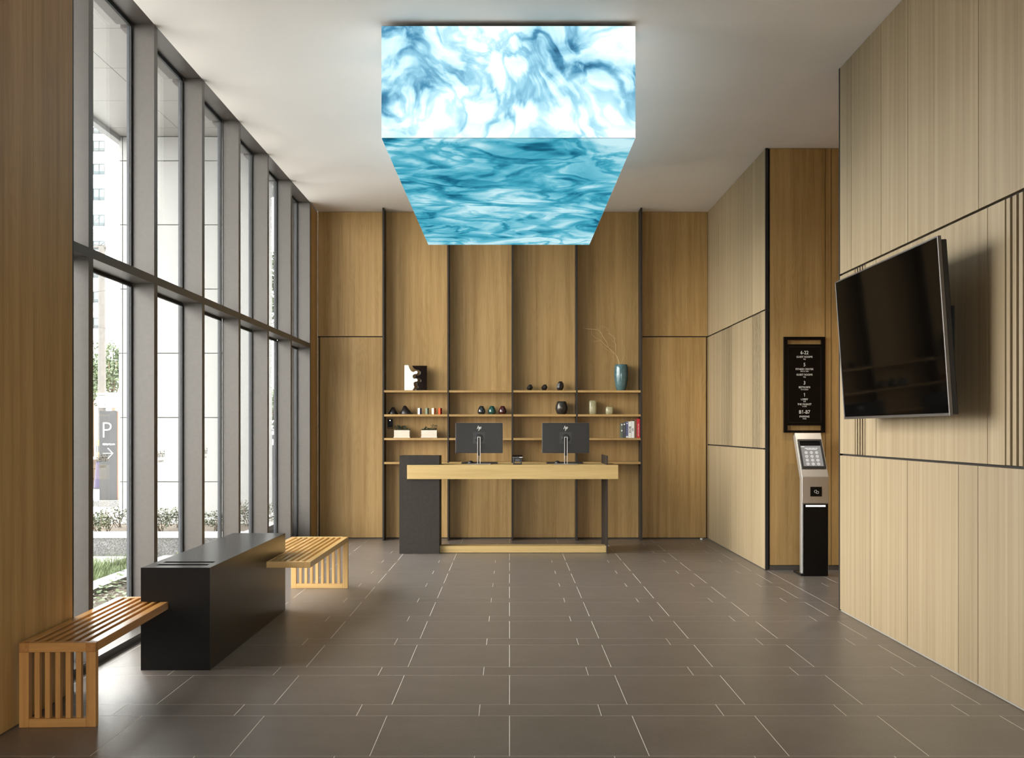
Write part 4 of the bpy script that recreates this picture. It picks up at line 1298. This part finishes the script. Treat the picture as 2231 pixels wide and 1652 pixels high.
def clad_pillar(name, label, X0, X1, Y, depth, zt, joints, mat, edge=None):
    o = thing(name, ((X0 + X1) / 2, Y + depth / 2, ZG), label, 'pillar')
    B(X0 + 0.02, X1 - 0.005, Y + 0.022, Y + depth, ZG, zt).build('core', M['panel_joint'], o)
    zz = [ZG] + joints + [zt]
    for a, b in zip(zz[:-1], zz[1:]):
        xs_ = [X0, X1] if edge is None else [X0, edge, X1]
        for c, d in zip(xs_[:-1], xs_[1:]):
            B(c + 0.006, d - 0.006, Y, Y + 0.02, a + 0.007, b - 0.007).build('panel', mat, o)
        B(X0, X0 + 0.019, Y + 0.0205, Y + depth, a + 0.007, b - 0.007).build('panel', mat, o)
    return o


YP = 14.95
jz = [pz(q, YP) for q in (1050, 910, 770, 630, 490, 350.5)]
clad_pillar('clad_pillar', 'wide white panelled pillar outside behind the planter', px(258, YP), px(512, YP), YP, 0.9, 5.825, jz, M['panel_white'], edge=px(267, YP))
YP2 = 16.1
clad_pillar('clad_pillar', 'beige stone pillar outside beyond the wide white one', px(519, YP2), px(568, YP2), YP2, 0.8, 5.825, [pz(1050, YP2), pz(407, YP2)], M['panel_beige'])
YP3 = 13.3
clad_pillar('clad_pillar', 'white panelled pillar outside the last window', px(634, YP3), px(700, YP3), YP3, 0.5, 5.825, [pz(q, YP3) for q in (1062, 907, 755, 590)], M['panel_shade_lifted'])

# granite planter
gp = thing('granite_planter', (-5.5, 11.3, ZG), 'long speckled granite planter across the forecourt', 'planter')
GY, GT = 10.70, 0.288
MB().cells([-9, -8.85, -2.90, -2.78], [GY + 0.01, GY + 0.15, 12.3, 12.45], [ZG, GT - 0.12, GT - 0.055], lambda i, j, k: not (i == 1 and j == 1 and k == 1)).build('body', M['granite'], gp)
MB().cells([-9.02, -8.84, -2.91, -2.77], [GY - 0.01, GY + 0.16, 12.29, 12.47], [GT - 0.053, GT], lambda i, j, k: not (i == 1 and j == 1)).build('coping', M['kerb'], gp)
B(-8.845, -2.905, GY + 0.152, 12.298, GT - 0.119, GT - 0.056).build('soil', M['mulch'], gp)


def leaf_blob(mb, rg, c, r, n, size, flat=0.0):
    for _ in range(n):
        while True:
            p = Vector((rg.uniform(-1, 1), rg.uniform(-1, 1), rg.uniform(-1, 1)))
            if 0.05 < p.length < 1: break
        p = p.normalized() * (0.45 + 0.55 * rg.random() ** 0.5)
        q = Vector(c) + Vector((p.x * r[0], p.y * r[1], p.z * r[2]))
        d = Vector((rg.uniform(-1, 1), rg.uniform(-1, 1), rg.uniform(-0.6, 0.8))).normalized()
        s = d.cross(Vector((rg.uniform(-1, 1), rg.uniform(-1, 1), rg.uniform(-1, 1)))).normalized()
        z = size * rg.uniform(0.6, 1.25)
        up_ = d.cross(s) * z * 0.18
        mb.add([q - d * z * 0.5, q + s * z * 0.32 + up_, q + d * z * 0.5, q - s * z * 0.32 + up_], [(0, 1, 2), (0, 2, 3)])


def stems(mb, rg, base, n, h, spread, r):
    for _ in range(n):
        b = Vector(base) + Vector((rg.uniform(-1, 1) * spread * 0.3, rg.uniform(-1, 1) * spread * 0.3, 0))
        t = b + Vector((rg.uniform(-1, 1) * spread, rg.uniform(-1, 1) * spread, h * rg.uniform(0.7, 1.0)))
        mb.tube([b, (b + t) / 2 + Vector((rg.uniform(-0.02, 0.02), 0, 0)), t], [r, r * 0.8, r * 0.4], 4)


rg = random.Random(21)
labs = ['leafy shrub in the granite planter seen at the left edge of the first full window', 'leafy shrub in the granite planter in the middle of the first full window', 'leafy shrub in the granite planter at the right of the first full window', 'leafy shrub in the granite planter behind the second mullion',
        'leafy shrub in the granite planter at the left of the second full window', 'leafy shrub in the granite planter at the right of the second full window', 'leafy shrub in the granite planter behind the third mullion',
        'leafy shrub in the granite planter seen in the third full window', 'leafy shrub in the granite planter seen in the fourth full window', 'leafy shrub in the granite planter seen in the fifth full window']
for i_, (q, lab) in enumerate(zip((209, 233, 260, 310, 350, 390, 430, 470, 541, 597), labs)):
    Yq = (11.02 + 0.42 * (i_ % 3) if q < 500 else 12.0) + rg.uniform(-0.03, 0.05)
    x = px(q, Yq)
    o = thing('shrub', (x, Yq, GT - 0.056), lab, 'shrub', 'shrubs in the granite planter')
    h = rg.uniform(0.16, 0.26) if q < 500 else 0.26
    mb = MB()
    stems(mb, rg, (x, Yq, GT - 0.0555), 7, h * 1.2, 0.12, 0.004)
    mb.build('stems', M['bark'], o)
    mb = MB()
    for s_ in range(5):
        leaf_blob(mb, rg, (x + rg.uniform(-0.10, 0.10), Yq + rg.uniform(-0.08, 0.08), GT - 0.03 + h * rg.uniform(0.3, 0.75)), (0.11, 0.09, h * 0.42), 50, 0.031)
    mb.build('foliage', M['shrub'], o)

# bed between the kerb and the glass
tag(B(-3.52, XG - 0.14, 5.4, 10.69, ZG + 0.0005, -0.005).build('planting_bed', M['mulch']), 'mulched planting bed just outside the glass', 'bed', kind='structure')
for q in range(5):
    a = 5.4 + q * 1.058
    tag(B(-3.72, -3.525, a + 0.003, a + 1.055, ZG + 0.0005, 0.05).build('kerb_stone', M['kerb']), 'white kerb stone edging the planting bed, %s from the near end' % ('first', 'second', 'third', 'fourth', 'fifth')[q], 'kerb', 'kerb stones')
rg = random.Random(5)
pl_ = 0
plant_labs = ['first', 'second', 'third', 'fourth', 'fifth', 'sixth', 'seventh', 'eighth', 'ninth', 'tenth', 'eleventh', 'twelfth']
for k in range(12):
    Yq = 7.15 + k * 0.30
    x = -3.10 + rg.uniform(-0.22, 0.22)
    o = thing('ground_cover_plant', (x, Yq, -0.005), 'low green creeping plant in the bed outside the glass, %s from the camera' % plant_labs[k], 'plant', 'creeping plants outside the glass')
    mb = MB()
    for s_ in range(60):
        a, r_ = rg.uniform(0, 2 * PI), rg.random() ** 0.6 * 0.30
        c = Vector((x + r_ * math.cos(a), Yq + r_ * math.sin(a) * 1.1, rg.uniform(0.02, 0.16)))
        c.x = min(max(c.x, -3.46), XG - 0.2)
        sz = rg.uniform(0.028, 0.052)
        t1 = Vector((math.cos(a), math.sin(a), rg.uniform(-0.3, 0.4))).normalized() * sz
        t2 = t1.cross(Vector((rg.uniform(-0.4, 0.4), rg.uniform(-0.4, 0.4), 1))).normalized() * sz * 0.55
        mb.add([c - t1 * 0.5, c + t2 - t1 * 0.1, c + t1 * 0.6, c - t2 - t1 * 0.1], [(0, 1, 2), (0, 2, 3)])
    mb.build('foliage', M['leaf'], o)
    mb = MB()
    for s_ in range(10):
        a, r_ = rg.uniform(0, 2 * PI), rg.uniform(0.1, 0.28)
        mb.tube([(x, Yq, -0.004), (x + r_ * 0.5 * math.cos(a), Yq + r_ * 0.5 * math.sin(a), 0.07), (min(max(x + r_ * math.cos(a), -3.46), XG - 0.2), Yq + r_ * math.sin(a), 0.05)], [0.003, 0.002, 0.001], 4)
    mb.build('stems', M['bark'], o)
# grass beyond the kerb
tag(B(-5.4, -3.725, 7.4, 10.68, ZG + 0.0005, -0.004).build('lawn_soil', M['mulch']), 'brown soil of the grass patch outside the first window', 'soil', kind='structure')
gm = MB()
rg = random.Random(9)
for k in range(9000):
    x, y = rg.uniform(-5.3, -3.78), rg.uniform(8.9, 10.6)
    if -4.78 < x < -4.02 and 10.1 < y: continue
    if rg.random() > 0.55 + 0.6 * mnoise.noise(Vector((x * 1.4, y * 1.4, 0))): continue
    h = rg.uniform(0.05, 0.17) * (1.0 if x < -3.95 else 0.5)
    a = rg.uniform(0, 2 * PI)
    dx, dy = math.cos(a) * h * 0.5, math.sin(a) * h * 0.5
    w = 0.0035
    gm.add([(x - w, y, -0.003), (x + w, y, -0.003), (x + dx * 0.4 + w * 0.6, y + dy * 0.4, h * 0.65), (x + dx, y + dy, h), (x + dx * 0.4 - w * 0.6, y + dy * 0.4, h * 0.65)], [(0, 1, 2, 4), (4, 2, 3)])
tag(gm.build('grass', M['grass']), 'long green grass outside the first full window', 'grass', kind='stuff')
tag(MB().rbox(-4.75, -4.05, 10.15, 10.60, -0.0035, 0.05, 0.01).build('stepping_stone', M['kerb']), 'flat white stepping stone in front of the granite planter', 'stone')
tag(MB().prism([(-4.62, ZG + 0.0), (-4.3, ZG + 0.0)] and [(-9.3, 0), (-7.2, 0), (-7.2, 0.10), (-9.3, 0.02)], 'y', 16.4, 16.6).build('ramp_edge', M['fascia'], normals=True), 'low grey ramp edge on the forecourt beyond the planter', 'ramp')

# parking sign
YSn = 18.6
ps = thing('parking_sign', (px(238, YSn), YSn + 0.08, ZG), 'tall slate grey parking sign with a white arrow outside', 'sign')
SA, SB = px(216.5, YSn), px(257, YSn)
B(SA - 0.15, SB + 0.12, YSn - 0.15, YSn + 0.32, ZG, pz(1090, YSn)).build('plinth', M['granite'], ps)
B(SA, SB - 0.022, YSn, YSn + 0.14, pz(1090, YSn), pz(895, YSn)).build('slab', M['sign_grey'], ps)
B(SB - 0.0215, SB, YSn + 0.004, YSn + 0.136, pz(1090, YSn), pz(897, YSn)).build('edge_strip', M['sign_orange'], ps)
text('P', (957 - 921) / F * YSn / 0.72, (px(232.5, YSn), YSn - 0.004, pz(939, YSn)), (PI / 2, 0, 0), M['letter'], ps, ext=0.003, sx=0.95, bold=-0.008)
text('제한높이:2.3M', 3.9 / F * YSn / 0.8, (px(237, YSn), YSn - 0.004, pz(968.5, YSn)), (PI / 2, 0, 0), M['letter'], ps, ext=0.002, sx=0.95)
ar = MB()
ya_, yb_ = YSn - 0.006, YSn - 0.001
ar.box(px(225, YSn), px(246, YSn), ya_, yb_, pz(988.7, YSn), pz(987.3, YSn))
for s in (-1, 1):
    ar.prism([(px(236, YSn), pz(988 + s * 11.5, YSn)), (px(247, YSn), pz(988, YSn)), (px(245.2, YSn), pz(988, YSn)), (px(234.3, YSn), pz(988 + s * 11.0, YSn))], 'y', ya_, yb_)
ar.build('arrow', M['letter'], ps, normals=True)

# utility pole with box and wires
YU = 46.0
up_x = px(222, YU)
un = thing('utility_pole', (up_x, YU, ZG - 0.18), 'tall concrete utility pole with wires beyond the parking sign', 'pole')
MB().lathe([(0.19, ZG - 0.18), (0.145, pz(537, YU))], up_x, YU, n=16).build('shaft', M['pole'], un)
MB().box(up_x - 0.65, up_x + 0.18, YU - 0.06, YU + 0.06, pz(540, YU), pz(536, YU)).build('cross_arm', M['pole'], un)
for k in range(7):
    rr = random.Random(k)
    z = pz(rr.uniform(527, 545), YU)
    MB().tube([(up_x - 0.75, YU, z), (up_x - 0.3, YU + 0.1, z - rr.uniform(0, 0.3)), (up_x + 0.1, YU, z + rr.uniform(-0.2, 0.1)), (up_x + 0.2, YU, z + 0.05)], 0.018, 5).build('wire_loop', M['wire'], un)
MB().box(px(232, YU), px(254, YU), YU - 0.15, YU + 0.2, pz(888, YU), pz(856, YU)).build('equipment_box', M['white_box'], un)
MB().box(px(216, YU), px(232, YU), YU - 0.22, YU - 0.18, pz(885, YU), pz(862, YU)).build('plate', M['fascia'], un)
for y_ in (859, 887):
    MB().box(px(215, YU), px(233, YU), YU - 0.25, YU - 0.17, pz(y_ + 2, YU), pz(y_ - 2, YU)).build('clamp', M['white_box'], un)
for (xa, ya, xb, yb, Yw) in ((180, 508, 275, 412, 44), (180, 530, 275, 440, 44.5), (180, 535, 275, 446, 44.2), (229, 672, 280, 694, 45), (229, 676, 280, 699, 45.1), (180, 640, 280, 622, 44.8), (180, 705, 280, 722, 45.2)):
    MB().tube([(px(xa, Yw), Yw, pz(ya, Yw)), (px((xa + xb) / 2, Yw), Yw, pz((ya + yb) / 2 + 1.5, Yw)), (px(xb, Yw), Yw, pz(yb, Yw))], 0.014, 4).build('wire', M['wire'], un)


def tree(name, x, Y, zc, rx, rz_, lab, n, size, seed):
    rg = random.Random(seed)
    o = thing(name, (x, Y, ZG - 0.18), lab, 'tree', 'street trees')
    mb = MB()
    mb.tube([(x, Y, ZG - 0.18), (x + 0.05, Y, zc * 0.5), (x, Y, zc)], [0.16, 0.12, 0.05], 8)
    for k in range(5):
        a = rg.uniform(0, 2 * PI)
        mb.tube([(x, Y, zc * 0.6), (x + math.cos(a) * rx * 0.5, Y + math.sin(a) * rx * 0.5, zc + rz_ * 0.2)], [0.06, 0.02], 5)
    mb.build('trunk', M['bark'], o)
    mb = MB()
    for k in range(14):
        p = Vector((rg.uniform(-1, 1), rg.uniform(-1, 1), rg.uniform(-1, 1))) * 0.62
        leaf_blob(mb, rg, (x + p.x * rx, Y + p.y * rx, zc + p.z * rz_), (rx * 0.48, rx * 0.48, rz_ * 0.42), n // 14, size)
    mb.build('crown', M['tree'], o)


tree('street_tree', px(246, 58), 58, pz(805, 58), 1.6, 2.0, 'leafy street tree to the right of the utility pole', 2600, 0.22, 1)
tree('street_tree', px(200, 60), 60, pz(815, 60), 1.5, 2.1, 'leafy street tree to the left of the utility pole', 2400, 0.22, 2)
tree('street_tree', px(570, 36), 36, pz(635, 36), 1.5, 1.8, 'leafy street tree high in the fifth full window', 2600, 0.18, 3)
tree('street_tree', px(572, 44), 44, pz(890, 44), 1.5, 1.3, 'low bushy street tree above the grey cabinet', 2200, 0.18, 4)

# grey cabinet in the fifth window
YC = 17.2
cb = thing('utility_cabinet', (px(585, YC), YC + 0.2, ZG), 'grey metal utility cabinet outside the fifth full window', 'cabinet')
CA, CB = px(560, YC), px(603, YC)
MB().rbox(CA, CB, YC, YC + 0.4, ZG + 0.06, pz(947, YC), 0.01).build('body', M['cabinet'], cb)
B(CA - 0.03, CB + 0.03, YC - 0.03, YC + 0.43, ZG, ZG + 0.0599).build('plinth', M['kerb'], cb)
B(px(583, YC), px(597, YC), YC - 0.012, YC - 0.0005, pz(970, YC), pz(957, YC)).build('plate', M['white_box'], cb)
for q in range(4):
    B(px(582, YC), px(596, YC), YC - 0.008, YC - 0.0005, pz(1054 + q * 3, YC), pz(1052.6 + q * 3, YC)).build('vent_slat', M['fascia'], cb)

# bins and striped posts by the sign
YBn = 24.0
b1 = thing('waste_bin', (px(213.5, YBn), YBn, ZG), 'violet tapered waste bin left of the parking sign', 'bin')
mb = MB().lathe([(0.10, ZG), (0.055, pz(1018, YBn)), (0.04, pz(1005, YBn))], px(213.5, YBn), YBn, n=12).build('body', M['purple'], b1)
MB().lathe([(0.115, ZG), (0.115, ZG + 0.03)], px(213.5, YBn), YBn, n=12).build('foot', M['asphalt_dark'], b1)
b2 = thing('crate_stack', (px(201, YBn), YBn + 0.25, ZG), 'brown crate stack beside the violet bin', 'crate')
for q in range(3):
    MB().rbox(px(190, YBn), px(207, YBn), YBn + 0.14, YBn + 0.4, ZG + q * 0.24, ZG + q * 0.24 + 0.235, 0.01).build('crate', M['brown'], b2)
for q, (xx, w_) in enumerate(((210.5, 'left'), (215.2, 'right'))):
    Yq = 30.0
    o = thing('striped_post', (px(xx, Yq), Yq, ZG), '%s yellow and black striped post beyond the parking sign' % w_, 'post', 'striped posts')
    zz = [ZG + k * (pz(958, Yq) - ZG) / 6 for k in range(7)]
    for k in range(6):
        MB().lathe([(0.013, zz[k]), (0.013, zz[k + 1])], px(xx, Yq), Yq, n=10).build('band', M['yellow' if k % 2 else 'asphalt_dark'], o)

# apartment block
YA = 112.0
ab = thing('apartment_block', (px(215, YA), YA + 6, ZG - 0.2), 'white apartment block far off behind the utility pole', 'building')
AX0, AX1 = px(120, YA), px(243, YA)
AZ = pz(150, YA)
B(AX0, AX1, YA, YA + 26, ZG - 0.2, AZ).build('wall', M['apt'], ab)
wy = [(278, 292), (307, 331), (357, 381), (411, 437), (468, 493), (525, 545), (582, 606), (635, 660), (692, 716)]
for (ya, yb) in wy:
    for (xa, xb) in ((203.5, 228.5), (150, 176)):
        f_ = MB().cells([px(xa, YA), px(xa + 1.2, YA), px((xa + xb) / 2 - 0.6, YA), px((xa + xb) / 2 + 0.6, YA), px(xb - 1.2, YA), px(xb, YA)], [YA - 0.12, YA - 0.001], [pz(yb, YA), pz(yb - 1.2, YA), pz(ya + 1.2, YA), pz(ya, YA)],
                        lambda i, j, k: not (i in (1, 3) and k == 1)).build('window', M['apt_frame'], ab)
        B(px(xa + 1.2, YA), px(xb - 1.2, YA), YA - 0.05, YA - 0.002, pz(yb - 1.2, YA), pz(ya + 1.2, YA)).build('pane', M['apt_glass'], f_)
        for q in (3, 6):
            B(px(xa - 1, YA), px(xb + 1, YA), YA - 0.3, YA - 0.22, pz(yb - q, YA), pz(yb - q - 0.7, YA)).build('guard_rail', M['apt_frame'], f_)
# side wing with narrow windows
YA2 = 125.0
B(px(243, YA2), px(275, YA2), YA2, YA2 + 14, ZG - 0.2, pz(170, YA2)).build('wing', M['apt'], ab)
for k in range(10):
    y0 = 330 + k * 53
    B(px(252.5, YA2), px(257, YA2), YA2 - 0.1, YA2 - 0.002, pz(y0 + 30, YA2), pz(y0, YA2)).build('window', M['apt_frame'], ab)
